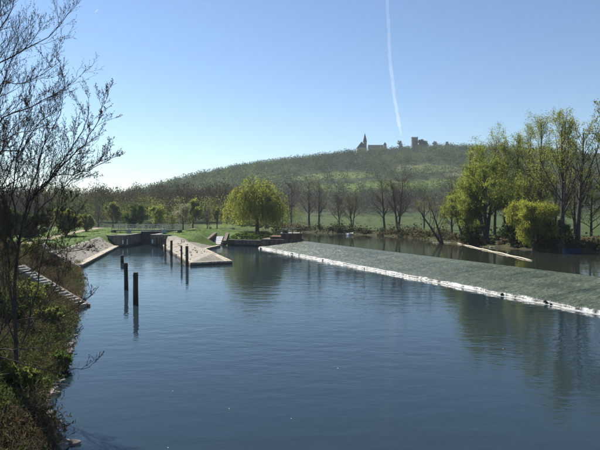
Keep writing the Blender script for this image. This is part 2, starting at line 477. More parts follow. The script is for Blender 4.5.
gc = np.where(((GX < -5) & (GY > 60) & (GY < 200) & (SL < 60))[:, None], np.where((nz > 0.5)[:, None], np.array([0.08, 0.13, 0.03]), np.array([0.062, 0.108, 0.025])), gc)
leftb = (GX < -5) & (GY < 78) & (SL < 11)
gc = np.where((leftb & (GX < -5))[:, None], np.where((fbm(GX * 0.6, GY * 0.6) > 0.47)[:, None], np.array([0.06, 0.05, 0.034]), np.array([0.05, 0.07, 0.022])), gc)
# towpath on the left bank
tp = np.abs(GX + 0.21 * (GY - 70) + 41.5 + 0.8 * np.sin(GY * 0.06))
gc = np.where(((tp < 1.3) & (GY > 60) & (GY < 170) & (GX < -36))[:, None], np.array([0.24, 0.21, 0.17]), gc)
gc = np.where(((SU > 0) & (SU < 3.5 + 3 * (nz - 0.47)) & (GX > 0))[:, None], np.array([0.055, 0.055, 0.028]), gc)
fm = field_mask(GX, GY)
hillw = (GY > 395) & (GZ > 4)
gc = np.where(hillw[:, None], np.array([0.035, 0.045, 0.022]), gc)
for i, fdef in enumerate(FIELDS):
    gc = np.where(((fm == i) & (GY > 300))[:, None], np.array(fdef[4]), gc)
gc = np.where(((SL < 0.25) | (SU < 0.1))[:, None], np.array([0.045, 0.04, 0.03]), gc)
ground = link('ground', new_mesh('ground', np.stack([GX, GY, GZ], 1), GF, mats=[M_GROUND], smooth=True, col=gc), kind='structure',
              label='grassy river valley floor with muddy banks and a rising wooded hill')

# ------------------------------------------------------------------ water
def sheet(name, poly, z, m, label):
    me = new_mesh(name, np.array([(x, y, z) for x, y in poly]), [tuple(range(len(poly)))], mats=[m])
    return link(name, me, kind='structure', label=label)
sheet('river_water', [(-50, -60), (90, -60), (90, 5), (46, 15.8), (29.2, 49.8), (2.6, 104.2), (2.6, 121.9), (-50, 121.9)], 0.0, M_WATER, 'calm blue rippled river below the weir')
sheet('upper_water', [(49.5, 6.8), (0.6, 104.6), (-2.2, 107), (-9, 120), (-30.8, 140), (-31.2, 122.4), (-37.4, 122.4), (-37.4, 150), (-70, 150), (-140, 182), (-140, 226), (-60, 196), (-20, 182),
                      (0, 162), (8, 147), (17, 137), (28, 124), (33, 106), (36, 92), (42, 85), (48, 80), (66, 68), (86, 42), (97, 0), (62, -14)], 1.6, M_WATER2, 'still dark greenish river above the weir')

# ------------------------------------------------------------------ weir
rng = np.random.default_rng(11)
toe0, toe1 = np.array([-8.2, 106.0]), np.array([39.5, 3.0])
cr0, cr1 = np.array([-0.2, 108.6]), np.array([49.5, 6.8])
crest_pts = np.array([(1.9, 104.2), (28.8, 49.7), (49.5, 6.8)])
weir = thing('weir', 'long diagonal rock ramp weir with white water spilling along its foot', 'weir', (16, 56, 0))
WO = np.array([16, 56, 0.0])
nu, nv = 520, 44
u = np.linspace(0, 1, nu); v = np.linspace(0, 1, nv)
UU, VV = np.meshgrid(u, v, indexing='ij')
tl = np.linalg.norm(toe1 - toe0)
toeP = toe0 + UU[..., None] * (toe1 - toe0)
cP0 = np.array([0.6, 104.6])
crP = cP0 + UU[..., None] * (cr1 - cP0)
jag = (fbm(UU * tl * 0.8, VV * 0 + 3.3) - 0.47) * 0.9
P2 = toeP * (1 - VV[..., None]) + crP * VV[..., None]
zz = 0.27 + 1.37 * (VV ** 0.85)
along = UU * tl; across = VV * 9
flow = fbm(along * 1.1, across * 0.16, 4) - 0.47
zz = zz + (0.07 * flow + 0.2 * (fbm(along * 2.6, across * 2.2, 3) - 0.44)) * np.sin(np.pi * np.clip(VV * 0.93 + 0.05, 0, 1))
zz = zz - sstep(0.12, 0.0, VV) * 0.05 * fbm(along * 3, across)
zz[:, -2] = 1.615; zz[:, -1] = 1.3
P2 = P2 + jag[..., None] * (1 - VV[..., None]) * np.array([0.9, 0.42])
P2[:, -1] += np.array([0.907, 0.42]) * 0.25
RV = np.concatenate([P2, zz[..., None]], -1).reshape(-1, 3) - WO
a_ = np.arange(nu - 1)[:, None] * nv; b_ = np.arange(nv - 1)[None]
RF = np.stack([a_ + b_, a_ + nv + b_, a_ + nv + b_ + 1, a_ + b_ + 1], -1).reshape(-1, 4)
tn = 0.45 * fbm(along * 0.12, across * 0.5) + 0.55 * (0.47 + 1.3 * flow) + 0.06 * np.sin(across * 2.2 + 6 * fbm(along * 0.1, across * 0.1))
rc = np.array([0.062, 0.08, 0.056]) + (tn[..., None] - 0.47) * np.array([0.12, 0.13, 0.1])
link('rock_ramp', new_mesh('rock_ramp', RV, RF, mats=[M_RAMP], smooth=True, col=np.clip(rc, 0.02, 1).reshape(-1, 3)), weir)
# water falling over the toe
nc = 900; uc = np.linspace(0, 1, nc)
prof = [(0.18, 0.31), (0.0, 0.28), (-0.08, 0.2), (-0.12, 0.08), (-0.2, 0.02), (-0.36, 0.012)]
nrm = np.array([0.907, 0.42])
cv = []
jj_ = (fbm(uc * tl * 0.8, uc * 0 + 3.3) - 0.47) * 0.9
for i, (off, z) in enumerate(prof):
    o_ = off * (1 + 0.8 * (fbm(uc * tl * 1.7, uc * 0 + i) - 0.47)) - 0.9 * (i == 5) * np.clip(fbm(uc * tl * 0.7, uc * 0 + 7) - 0.42, 0, 1)
    p = toe0 + uc[:, None] * (toe1 - toe0) + (jj_ + o_)[:, None] * nrm
    zc = z + (0.05 * (fbm(uc * tl * 2, uc * 0 + 20 + i) - 0.47) if i < 4 else 0)
    cv.append(np.stack([p[:, 0], p[:, 1], zc + 0 * uc], 1))
cv = np.stack(cv, 1).reshape(-1, 3) - WO
a_ = np.arange(nc - 1)[:, None] * 6; b_ = np.arange(5)[None]
link('white_water', new_mesh('white_water', cv, np.stack([a_ + b_, a_ + b_ + 1, a_ + 6 + b_ + 1, a_ + 6 + b_], -1).reshape(-1, 4), mats=[M_FOAM, m_surface('foot_foam', (0.14, 0.16, 0.16), (0.42, 0.44, 0.44), 2.0, 0.5, 0.6, 0.05)], mi=np.tile([0, 0, 0, 1, 1], nc - 1), smooth=True), weir)
# sill stones along the toe
def rock_mesh(name, seed, m):
    r = np.random.default_rng(seed)
    import bmesh
    bm = bmesh.new(); bmesh.ops.create_icosphere(bm, subdivisions=1, radius=1.0)
    for vv in bm.verts:
        vv.co *= 0.75 + 0.5 * r.random()
    me = bpy.data.meshes.new(name); bm.to_mesh(me); bm.free(); me.materials.append(m)
    return me
ROCKW = [rock_mesh('stone', 30 + i, M_CONCD) for i in range(5)]
for i in range(45):
    uu = rng.random()
    p = toe0 + uu * (toe1 - toe0) + nrm * (-0.05 + 0.16 * rng.normal()) + nrm * (fbm(np.array([uu * tl * 0.8]), np.array([3.3]))[0] - 0.47) * 0.9
    o = link('stone', ROCKW[i % 5], weir, (p[0] - WO[0], p[1] - WO[1], 0.1 + 0.06 * rng.normal()))
    o.scale = (0.1 + 0.14 * rng.random() ** 2, 0.1 + 0.12 * rng.random() ** 2, 0.1 + 0.08 * rng.random()); o.rotation_euler = (0.3 * rng.normal(), 0.3 * rng.normal(), rng.random() * 6)

# ------------------------------------------------------------------ left paved bank with kerb
T0, T1 = np.array([-30.3, 71.0]), np.array([-38.3, 108.6])
td = (T1 - T0) / np.linalg.norm(T1 - T0); tno = np.array([-td[1], td[0]])          # to the left, inland
bank = thing('paved_bank', 'grey stone paved slope with pale kerb on left side of lock approach', 'embankment', (T0[0], T0[1], 0))
def local(o, V):
    return [(a - o.location[0], b - o.location[1], c - o.location[2]) for a, b, c in V]
n = 40; Vb = []
for i in range(n + 1):
    c = T0 + (T1 - T0) * i / n
    wv = 3.3 + 0.15 * math.sin(i * 1.7)
    for (d, z) in ((0.55, -0.6), (0.55, 0.42), (1.8, 1.12), (wv, 2.12), (wv + 0.5, 2.2), (wv + 0.7, 1.5)):
        q = c + tno * d; Vb.append((q[0], q[1], z))
Fb = [(i * 6 + j, i * 6 + j + 1, i * 6 + 7 + j, i * 6 + 6 + j) for i in range(n) for j in range(5)] + [(0, 1, 2, 3, 4, 5)[::1], tuple(n * 6 + j for j in (5, 4, 3, 2, 1, 0))]
link('paving', new_mesh('paving', np.array(local(bank, Vb)), Fb, mats=[M_PAVE]), bank)
nk = 24; L = np.linalg.norm(T1 - T0) / nk
for i in range(nk):
    p = T0 + td * (i * L + 0.02); q = T0 + td * ((i + 1) * L - 0.03)
    MB().obox(local(bank, [(*p, 0)])[0], local(bank, [(*q, 0)])[0], 1.1, -0.8, 0.42 + 0.012 * rng.normal()).build('kerb_stone', M_KERB, bank)

# ------------------------------------------------------------------ pier between the lock approach and the river
A = np.array([-15.4, 73.0]); B = np.array([-29.9, 111.2]); C = np.array([-9.9, 75.6]); E = np.array([-18.3, 100.0]); G = np.array([-16.8, 110.0])
pier = thing('paved_pier', 'stone paved wedge shaped pier with kerb edge and row of posts', 'pier', (-16, 80, 0))
def hip(pts, inset, z):
    return [(p[0], p[1], z) for p in pts]
PV = [(-15.4, 73, -1), (-9.9, 75.6, -1), (-18.3, 100, -1), (-16.8, 110, -1), (-29.9, 111.2, -1),
      (-15.4, 73, .38), (-9.9, 75.6, .38), (-18.3, 100, .38), (-16.8, 110, .38), (-29.9, 111.2, .38),
      (-15.35, 74.0, .40), (-11.0, 76.1, .40), (-18.9, 99.6, .40), (-17.6, 110, .40), (-29.6, 111.2, .5),
      (-13.6, 79.5, 1.15), (-16.2, 86, 1.45), (-24.2, 104, 1.95), (-22.6, 112.5, 2.15), (-29.2, 113.0, 2.2),
      (-19.8, 94.5, 1.75)]
PF = [(0, 1, 6, 5), (1, 2, 7, 6), (2, 3, 8, 7), (4, 0, 5, 9),
      (5, 6, 11, 10), (6, 7, 12, 11), (7, 8, 13, 12), (9, 5, 10, 14),
      (10, 15, 16, 20, 17, 14), (14, 17, 19), (17, 18, 19), (12, 13, 18, 17), (11, 12, 20, 16), (12, 17, 20), (11, 16, 15), (10, 11, 15)]
pmi = [0, 0, 0, 0, 1, 1, 1, 1, 0, 0, 2, 2, 2, 2, 2, 2]
M_LAWN = m_surface('lawn_grass', (0.05, 0.095, 0.018), (0.095, 0.155, 0.032), 0.7, 0.95, 0.8, 0.08)
pme = new_mesh('paving', np.array(local(pier, PV)), PF, mats=[M_PAVE, M_KERB, M_PAVE_SHADE], mi=pmi)
link('paving', pme, pier)
def kerb_run(p, q, w, z0, z1, cnt, parent, inset):
    p = np.array(p, float); q = np.array(q, float); d = (q - p) / np.linalg.norm(q - p); nn = np.array([-d[1], d[0]])
    L = np.linalg.norm(q - p) / cnt
    for i in range(cnt):
        a = p + d * (i * L + 0.02) + nn * inset; b = p + d * ((i + 1) * L - 0.03) + nn * inset
        MB().obox(local(parent, [(*a, 0)])[0], local(parent, [(*b, 0)])[0], w, z0, z1 + 0.01 * rng.normal()).build('kerb_stone', M_KERB, parent)
kerb_run(B, A, 0.5, -0.9, 0.45, 26, pier, 0.2)
kerb_run(A, C, 0.5, -0.9, 0.47, 4, pier, 0.2)
kerb_run(C, E, 0.5, -0.9, 0.45, 16, pier, 0.2)

# ------------------------------------------------------------------ stairs down the left bank
def stair(label, p0, p1, z0, z1, cnt, w):
    p0 = np.array(p0, float); p1 = np.array(p1, float)
    t = thing('bank_stair', label, 'stairs', (p0[0], p0[1], 0), 'stairs down the left bank')
    d = (p1 - p0); Ls = np.linalg.norm(d); d = d / Ls; nn = np.array([-d[1], d[0]])
    tr = Ls / cnt
    for i in range(cnt):
        a = d * (tr * i); b = d * (tr * (i + 1) - 0.015)
        zt = z0 + (z1 - z0) * (i + 1) / cnt
        MB().obox(a, b, w * (1 + 0.01 * rng.normal()), zt - 0.75, zt + 0.008 * rng.normal()).build('step', M_STEP, t)
    for s_ in (-1,):
        MB().obox(nn * s_ * (w / 2 + 0.16) - d * 0.1, nn * s_ * (w / 2 + 0.16) + d * (Ls + .1), 0.2, z0 - 0.7, z0 + 0.05, z1 - 0.7, z1 + 0.08).build('side_wall', M_CONC, t)
    return t
stair('pale concrete steps down to the water on the overgrown near bank', (-17.6, 42.0), (-24.3, 44.6), 0.12, 3.1, 18, 0.85)
stair('pale concrete steps at the near end of left paved slope', (-30.1, 69.7), (-37.2, 74.0), 0.15, 3.15, 19, 0.85)

# ------------------------------------------------------------------ mooring posts
def post(label, x, y, top, r, lean=(0, 0), group='timber mooring posts'):
    t = thing('mooring_post', label, 'post', (x, y, 0), group)
    rr_ = np.random.default_rng(int(abs(x * 100 + y)))
    k = 10
    zs = [-1.8, 0.0, top * 0.5, top - 0.12, top]
    pts = np.array([(lean[0] * z, lean[1] * z, z) for z in zs])
    mb = MB(); V, Fq = tubes(pts[None], np.array([[r * 1.05, r * 1.03, r, r * 0.98, r * 0.86]]), k)
    V = V + rr_.normal(0, r * 0.035, V.shape) * np.array([1, 1, 0.3])
    mb.add(V, [tuple(f) for f in Fq] + [tuple(4 * k + i for i in range(k))])
    mb.build('pile', M_TIMBER, t)
    zb = top - 0.3
    MB().tube([(lean[0] * zb, lean[1] * zb, zb), (lean[0] * zb, lean[1] * zb, zb + 0.1)], r * 1.07, 12).build('iron_band', M_IRON, t)
    return t
post('thick dark mooring post standing nearest in the water, right of the pair', -13.75, 43.3, 2.72, 0.21, (0.006, 0))
post('dark mooring post in open water just left of the nearest one', -17.25, 51.4, 2.66, 0.2, (-0.008, 0))
post('short broken mooring post behind the two near ones, off the left kerb', -26.4, 77, 1.15, 0.24)
pl = [('outermost mooring post at the tip of the paved pier', -15.75, 72.3, 2.85, 0.2), ('thin mooring post second from the tip of the paved pier', -17.35, 76.0, 2.65, 0.13),
      ('mooring post third from the tip of the paved pier', -21.9, 88.3, 2.65, 0.21), ('mooring post fourth from the tip of the paved pier', -25.1, 96.7, 2.55, 0.2),
      ('mooring post fifth from the tip of the paved pier', -27.3, 102.6, 2.6, 0.2), ('mooring post sixth from the tip of the paved pier', -28.9, 106.8, 2.3, 0.19),
      ('mooring post closest to the lock, last along the paved pier', -30.4, 110.2, 2.1, 0.19)]
for (lb, x, y, tp_, r) in pl:
    post(lb, x, y, tp_, r, (0.01 * rng.normal(), 0.01 * rng.normal()))

# ------------------------------------------------------------------ lock: wing walls, gate, footbridge
def wing(label, s):
    cx = -34.2
    t = thing('lock_wall', label, 'wall', (cx, 112, 0), 'lock walls')
    if s < 0:
        MB().box(-4.4, -2.35, -3.3, 9.5, -1.8, 2.3).build('pillar', M_CONCD, t)
        MB().add([(-4.402, -3.28, 0.6), (-4.402, -3.28, 2.45), (-7.2, -1.5, 2.45), (-4.402, -2.3, 0.6), (-4.402, -2.3, 2.45), (-7.2, -0.6, 2.45)],
                 [(0, 2, 1), (3, 4, 5), (0, 1, 4, 3), (1, 2, 5, 4), (2, 0, 3, 5)]).build('wing', M_CONCD, t)
        MB().box(-4.55, -2.2, -3.45, -0.8, 2.303, 2.55).build('coping', M_CONCD, t); MB().box(-3.3, -2.2, -0.79, 7.5, 2.303, 2.5).build('coping', M_CONCD, t)
        MB().box(-2.348, -2.32, -2.4, -1.9, 0.5, 1.6).build('gauge_board', M_WHITE, t)
        MB().box(-3.0, -2.75, -3.34, -3.303, 0.7, 1.5).build('gauge_board', M_WHITE, t)
    else:
        MB().box(2.35, 4.3, -1.2, 9.5, -1.8, 2.3).build('pillar', M_CONCD, t)
        MB().add([(4.302, -1.18, 0.8), (4.302, -1.18, 2.45), (6.4, 0.4, 2.45), (4.302, -0.3, 0.8), (4.302, -0.3, 2.45), (6.4, 1.2, 2.45)],
                 [(0, 1, 2), (3, 5, 4), (0, 3, 4, 1), (1, 4, 5, 2), (2, 5, 3, 0)]).build('wing', M_CONCD, t)
        MB().box(2.2, 4.45, -1.35, 1.0, 2.303, 2.55).build('coping', M_CONCD, t); MB().box(2.2, 3.3, 1.01, 7.5, 2.303, 2.5).build('coping', M_CONCD, t)
        MB().box(2.6, 2.85, -1.24, -1.203, 0.7, 1.5).build('gauge_board', M_WHITE, t)
        MB().box(3.6, 3.8, -1.24, -1.203, 0.5, 1.2).build('gauge_board', M_WHITE, t)
wing('dark concrete lock entrance wall on the left side with pale coping', -1)
wing('dark concrete lock entrance wall at the end of the pier', 1)
lg = thing('lock_gate', 'dark steel mitre gate closing the small lock', 'gate', (-34.2, 119.5, 0))
for s in (-1, 1):
    lf = MB().obox((s * 2.33, 0), (s * 0.02, 1.0), 0.25, -1.8, 2.75).build('gate_leaf', M_GATE, lg)
    for f in (0.12, 0.4, 0.68, 0.93):
        q = np.array([s * 2.33 * (1 - f), f * 1.0 - 0.16])
        MB().box(q[0] - 0.07, q[0] + 0.07, q[1] - 0.06, q[1] + 0.02, -0.5, 2.7).build('rib', M_GATE, lf)
    MB().obox((s * 2.33, -0.3), (s * 0.03, 0.7), 0.5, 2.753, 2.9).build('gate_walkway', M_RAIL, lf)
    MB().obox((s * 2.3, -0.17), (s * 0.05, 0.8), 0.09, 1.5, 1.68).build('cross_beam', M_GATE, lf)
fb = thing('footbridge', 'narrow footbridge with pale green railings over the lock gate', 'bridge', (-34.2, 121, 0))
MB().box(-9.5, 6.5, -0.7, 0.9, 2.95, 3.2).build('deck', M_CONC, fb)
for x in (-9.2, 6.2):
    MB().box(x - 0.4, x + 0.4, -0.6, 0.8, 1.0, 2.948).build('support', M_CONCD, fb)
for yy in (-0.66, 0.82):
    for i in range(11):
        x = -9.4 + i * 1.58
        MB().box(x - 0.04, x + 0.04, yy - 0.04, yy + 0.04, 3.202, 4.35).build('post', M_RAIL, fb)
    for zr in (3.55, 3.95, 4.35):
        MB().box(-9.45, 6.45, yy - 0.05, yy - 0.005 + 0.05, zr - 0.03, zr + 0.05).build('rail', M_RAIL, fb)
# gate machinery housings beside the chamber
for (x, lb) in ((-4.4, 'grey winch housing on the left lock wall'), (3.6, 'grey winch housing on the right lock wall')):
    t = thing('winch_housing', lb, 'winch', (-34.2 + x, 117, 2.6), 'lock winches')
    MB().box(-0.45, 0.45, -0.4, 0.4, 0.004, 0.9, 0.12).build('casing', M_RAIL, t)
    MB().tube([(0, 0, 0.9), (0, 0, 1.25)], 0.05, 8).build('spindle', M_IRON, t)
    MB().tube([(-0.35, 0, 1.25), (0.35, 0, 1.25)], 0.04, 6).build('handle', M_IRON, t)

# ------------------------------------------------------------------ abutment, sluice, shore wall and little cascade on the island
ab = thing('sluice_abutment', 'dark brick sluice abutment with pale frame at the left end of weir', 'sluice', (-2.9, 107, 0))
ab.scale = (0.82, 0.82, 0.84)
MB().prism([(-6.2, -1.0), (-1.4, -2.6), (1.9, -3.6), (4.4, -1.8), (3.6, 3.2), (-5.0, 5.5)], -1.2, 2.2).build('lower_wall', M_RUBBLE, ab)
MB().prism([(-1.2, -1.6), (1.7, -2.5), (4.0, -1.2), (3.3, 2.8), (-1.0, 4.0)], 2.203, 3.5).build('upper_wall', M_BRICK, ab)
MB().prism([(-3.9, -1.0), (-1.24, -1.62), (-1.04, 3.8), (-3.6, 4.0)], 2.203, 2.85).build('side_wall', M_BRICK, ab)
MB().prism([(-1.35, -1.75), (1.75, -2.7), (4.2, -1.25), (3.45, 2.95), (-1.15, 4.15)], 3.503, 3.68).build('coping', M_CONC, ab)
for (x, y) in ((-0.8, -1.4), (0.5, -1.8), (1.7, -2.15), (3.6, -1.1)):
    MB().box(x - 0.13, x + 0.13, y - 0.13, y + 0.13, 3.683, 4.6).build('frame_post', M_CONC, ab)
MB().obox((-1.0, -1.34), (1.85, -2.2), 0.32, 4.603, 4.85).build('frame_beam', M_KERB, ab)
MB().obox((1.87, -2.19), (3.75, -1.0), 0.28, 4.603, 4.83).build('frame_beam', M_KERB, ab)
MB().obox((-0.66, -1.36), (0.36, -1.66), 0.08, 3.69, 4.4).build('sluice_board', M_TIMBER, ab)
br = 0
for row in range(8):
    z = 0.25 + row * 0.24
    for i in range(9):
        f = (i + 0.5 * (row % 2)) / 9.0
        if f > 0.97: continue
        a = np.array([-6.2, -1.0]); b = np.array([1.9, -3.6]); dd = (b - a); ln = np.linalg.norm(dd); dd /= ln
        p = a + dd * (f * ln + 0.03) + np.array([dd[1], -dd[0]]) * 0.04; q = a + dd * ((f + 1 / 9) * ln - 0.03) + np.array([dd[1], -dd[0]]) * 0.04
        if (f + 1 / 9) > 1: continue
        MB().obox(p, q, 0.09 + 0.05 * rng.random(), z + 0.015, z + 0.225).build('stone', M_RUBBLE, ab)
sw = thing('shore_wall', 'low dark quay wall along the island shore below the weeping willow', 'wall', (-10, 112.5, 0))
MB().obox((-5.6, 0.6), (4.2, -3.4), 0.7, -1.2, 1.2).build('wall_body', M_RUBBLE, sw)
for i in range(9):
    a = np.array([-5.6, 0.6]); b = np.array([4.2, -3.4]); p = a + (b - a) * (i / 9 + 0.003); q = a + (b - a) * ((i + 1) / 9 - 0.003)
    MB().obox(p, q, 0.85, 1.203, 1.38 + 0.015 * rng.normal()).build('coping_stone', M_CONCD, sw)
cs = thing('cascade', 'small white cascade between stone walls on the island shore', 'cascade', (-18.6, 120, 0))
MB().obox((-1.9, -5.5), (-1.4, 3), 0.7, -1, 1.35, -1, 2.5).build('stone_wall', M_RUBBLE, cs)
MB().obox((1.9, -5.0), (1.4, 3), 0.7, -1, 1.0, -1, 2.4).build('stone_wall', M_RUBBLE, cs)
for i in range(5):
    MB().box(-1.25, 1.25, -4.2 + i * 1.1, -3.12 + i * 1.1, -0.8, 0.15 + 0.36 * i, 0.06).build('step', M_RUBBLE, cs)
cvv = []
for i in range(5):
    y0 = -4.2 + i * 1.1; z = 0.15 + 0.36 * i
    cvv += [(y0 - 0.06, z - 0.34), (y0 - 0.03, z + 0.05), (y0 + 1.0, z + 0.05)]
Vc = [(x, y, z) for (y, z) in cvv for x in (-0.75, -0.3, 0.2, 0.8)]
M_FOAM2 = m_surface('cascade_foam', (0.5, 0.52, 0.52), (0.82, 0.83, 0.83), 2.5, 0.5, 0.5, 0.05)
Fc = [(r * 4 + c, r * 4 + c + 1, r * 4 + 5 + c, r * 4 + 4 + c) for r in range(len(cvv) - 1) for c in range(3)]
link('falling_water', new_mesh('falling_water', np.array(Vc), Fc, mats=[M_FOAM2], smooth=True), cs)

# ------------------------------------------------------------------ floating pole, twigs, boat
def log(name, label, cat, p0, p1, r, m, z):
    p0 = np.array([*p0, z]); p1 = np.array([*p1, z]); n_ = 24
    pts = np.array([p0 + (p1 - p0) * i / (n_ - 1) for i in range(n_)])
    pts[:, 0] += 0.04 * np.sin(np.arange(n_) * 0.5); pts[:, 2] += 0.03 * np.sin(np.arange(n_) * 1.3)
    t = link(name, None, None, tuple(p0), label=label, category=cat)
    mb = MB().tube(pts - p0, np.linspace(r, r * 0.8, n_), 8); mb.build('trunk', m, t, smooth=True)
    for i in range(3, n_ - 2, 7):
        q = pts[i] - p0
        MB().tube([q, q + np.array([0.25, 0.1, 0.28])], [r * 0.4, r * 0.25], 6).build('branch_stub', m, t)
a0 = px(457, 243.5, 1.6); a1 = px(533, 261.0, 1.6)
log('floating_pole', 'long pale bleached pole floating diagonally above the weir', 'pole', a0[:2], a1[:2], 0.085, M_LOG, 1.66)
a0 = px(490, 247.5, 1.6); a1 = px(519, 247.3, 1.6)
log('drift_log', 'thin pale drift log lying along the far shore behind floating pole', 'log', a0[:2], a1[:2], 0.09, M_LOG, 1.64)
a0 = px(433, 243.0, 1.6); a1 = px(452, 243.4, 1.6)
log('drift_log', 'short pale drift log touching the leaning tree on the far shore', 'log', a0[:2], a1[:2], 0.09, M_LOG, 1.64)
def boat(label, loc, rz, m, L_=3.2, w=1.2):
    t = thing('rowing_boat', label, 'boat', loc, None); t.rotation_euler = (0, 0, rz)
    st = np.linspace(-1, 1, 9); V = []
    for s in st:
        hw = w / 2 * max(0.12, (1 - abs(s) ** 2.6 * (0.95 if s > 0 else 0.3))); sh = 0.42 + 0.16 * s * s
        V += [(s * L_ / 2, -hw, sh), (s * L_ / 2, -hw * 0.7, -0.05), (s * L_ / 2, 0, -0.12), (s * L_ / 2, hw * 0.7, -0.05), (s * L_ / 2, hw, sh),
              (s * L_ / 2 * .97, hw * .88, sh - 0.01), (s * L_ / 2 * .95, 0, 0.06), (s * L_ / 2 * .97, -hw * .88, sh - 0.01)]
    Fs = [(i * 8 + j, i * 8 + (j + 1) % 8, i * 8 + 8 + (j + 1) % 8, i * 8 + 8 + j) for i in range(8) for j in range(8)]
    Fs += [tuple(range(8)), tuple(64 + j for j in range(7, -1, -1))]
    link('hull', new_mesh('hull', np.array(V), Fs, mats=[m]), t)
    for x in (-0.7, 0.5):
        MB().box(x - 0.12, x + 0.12, -w * 0.4, w * 0.4, 0.26, 0.3).build('thwart', M_LOG, t)
bx = px(574, 252.5, 1.6)
boat('small dark blue rowing boat under the tall trees on the far shore', (bx[0], bx[1], 1.62), rad(15), M_BOAT, 3.4)
bx = px(350, 235.2, 1.6)
boat('tiny white boat by the far shore under the bare trees', (bx[0], bx[1], 1.62), rad(60), M_WHITE, 3.0)

# ------------------------------------------------------------------ trees
def spawn(P, R, rg, c, t0, t1, ang, lenf, n, up=0.1, wig=0.15, rf=0.6, bend=0.0, tip=0.3, tlen=0.5, minr=0.0):
    M, pn, _ = P.shape
    t = t0 + (t1 - t0) * (np.arange(c)[None] + rg.random((M, c))) / c
    fi = t * (pn - 1); i0 = np.clip(fi.astype(int), 0, pn - 2); fr = (fi - i0)[..., None]
    mi = np.arange(M)[:, None]
    pos = P[mi, i0] * (1 - fr) + P[mi, i0 + 1] * fr
    tan = norm(P[mi, i0 + 1] - P[mi, i0])
    pr = R[mi, i0] * (1 - fr[..., 0]) + R[mi, i0 + 1] * fr[..., 0]
    plen = np.linalg.norm(np.diff(P, axis=1), axis=2).sum(1)
    rv = rg.normal(size=(M, c, 3)); perp = norm(rv - (rv * tan).sum(-1, keepdims=True) * tan)
    a = ang * (0.7 + 0.6 * rg.random((M, c, 1)))
    d = np.cos(a) * tan + np.sin(a) * perp
    d[..., 2] += up; d = norm(d)
    Ln = lenf * plen[:, None] * (1 - tlen * (t - t0) / max(t1 - t0, 1e-6)) * (0.65 + 0.7 * rg.random((M, c)))
    K = M * c
    pos = pos.reshape(K, 3); d = d.reshape(K, 3); Ln = Ln.reshape(K); r0 = np.maximum(rf * pr.reshape(K), minr)
    out = np.empty((K, n, 3)); out[:, 0] = pos
    for s in range(1, n):
        d = d + wig * rg.normal(size=(K, 3)); d[:, 2] += bend; d = norm(d)
        out[:, s] = out[:, s - 1] + d * (Ln / (n - 1))[:, None]
    Rr = r0[:, None] * np.linspace(1, tip, n)[None]
    return out, np.maximum(Rr, minr * 0.7)

def leaves(P, rg, per, size, jit, t0=0.2, long=1.6, hang=False):
    M, n, _ = P.shape
    if M == 0: return np.zeros((0, 3)), np.zeros((0, 4), int)
    t = t0 + (1 - t0) * rg.random((M, per)); fi = t * (n - 1); i0 = np.clip(fi.astype(int), 0, n - 2); fr = (fi - i0)[..., None]
    mi = np.arange(M)[:, None]
    p = (P[mi, i0] * (1 - fr) + P[mi, i0 + 1] * fr).reshape(-1, 3)
    K = len(p); p = p + rg.normal(0, jit, (K, 3))
    d = norm(rg.normal(size=(K, 3)) + (np.array([0, 0, -1.6]) if hang else 0)); b = norm(np.cross(d, rg.normal(size=(K, 3))))
    s = size * (0.55 + 0.9 * rg.random(K))[:, None]
    V = np.stack([p, p + d * s * 0.5 * long * 0.5 + b * s * 0.45, p + d * s * long * 0.5 * 2, p + d * s * long * 0.5 - b * s * 0.45], 1).reshape(-1, 3)
    Fq = np.arange(K * 4).reshape(K, 4)
    return V, Fq

def join(parts):
    V = []; Fs = []; mi = []; b = 0
    for v_, f_, m_ in parts:
        if len(v_) == 0: continue
        V.append(v_); Fs.append(f_ + b); mi.append(np.full(len(f_), m_)); b += len(v_)
    return np.concatenate(V), np.concatenate(Fs), np.concatenate(mi)

def trunk_line(rg, h, lean=(0, 0), n=9, wob=0.03, curve=(0, 0)):
    t = np.linspace(0, 1, n); P = np.zeros((n, 3)); P[:, 2] = t * h
    P[:, 0] = lean[0] * t * h + curve[0] * t * t * h; P[:, 1] = lean[1] * t * h + curve[1] * t * t * h
    P[1:, :2] += np.cumsum(rg.normal(0, wob * h / n, (n - 1, 2)), 0)
    return P

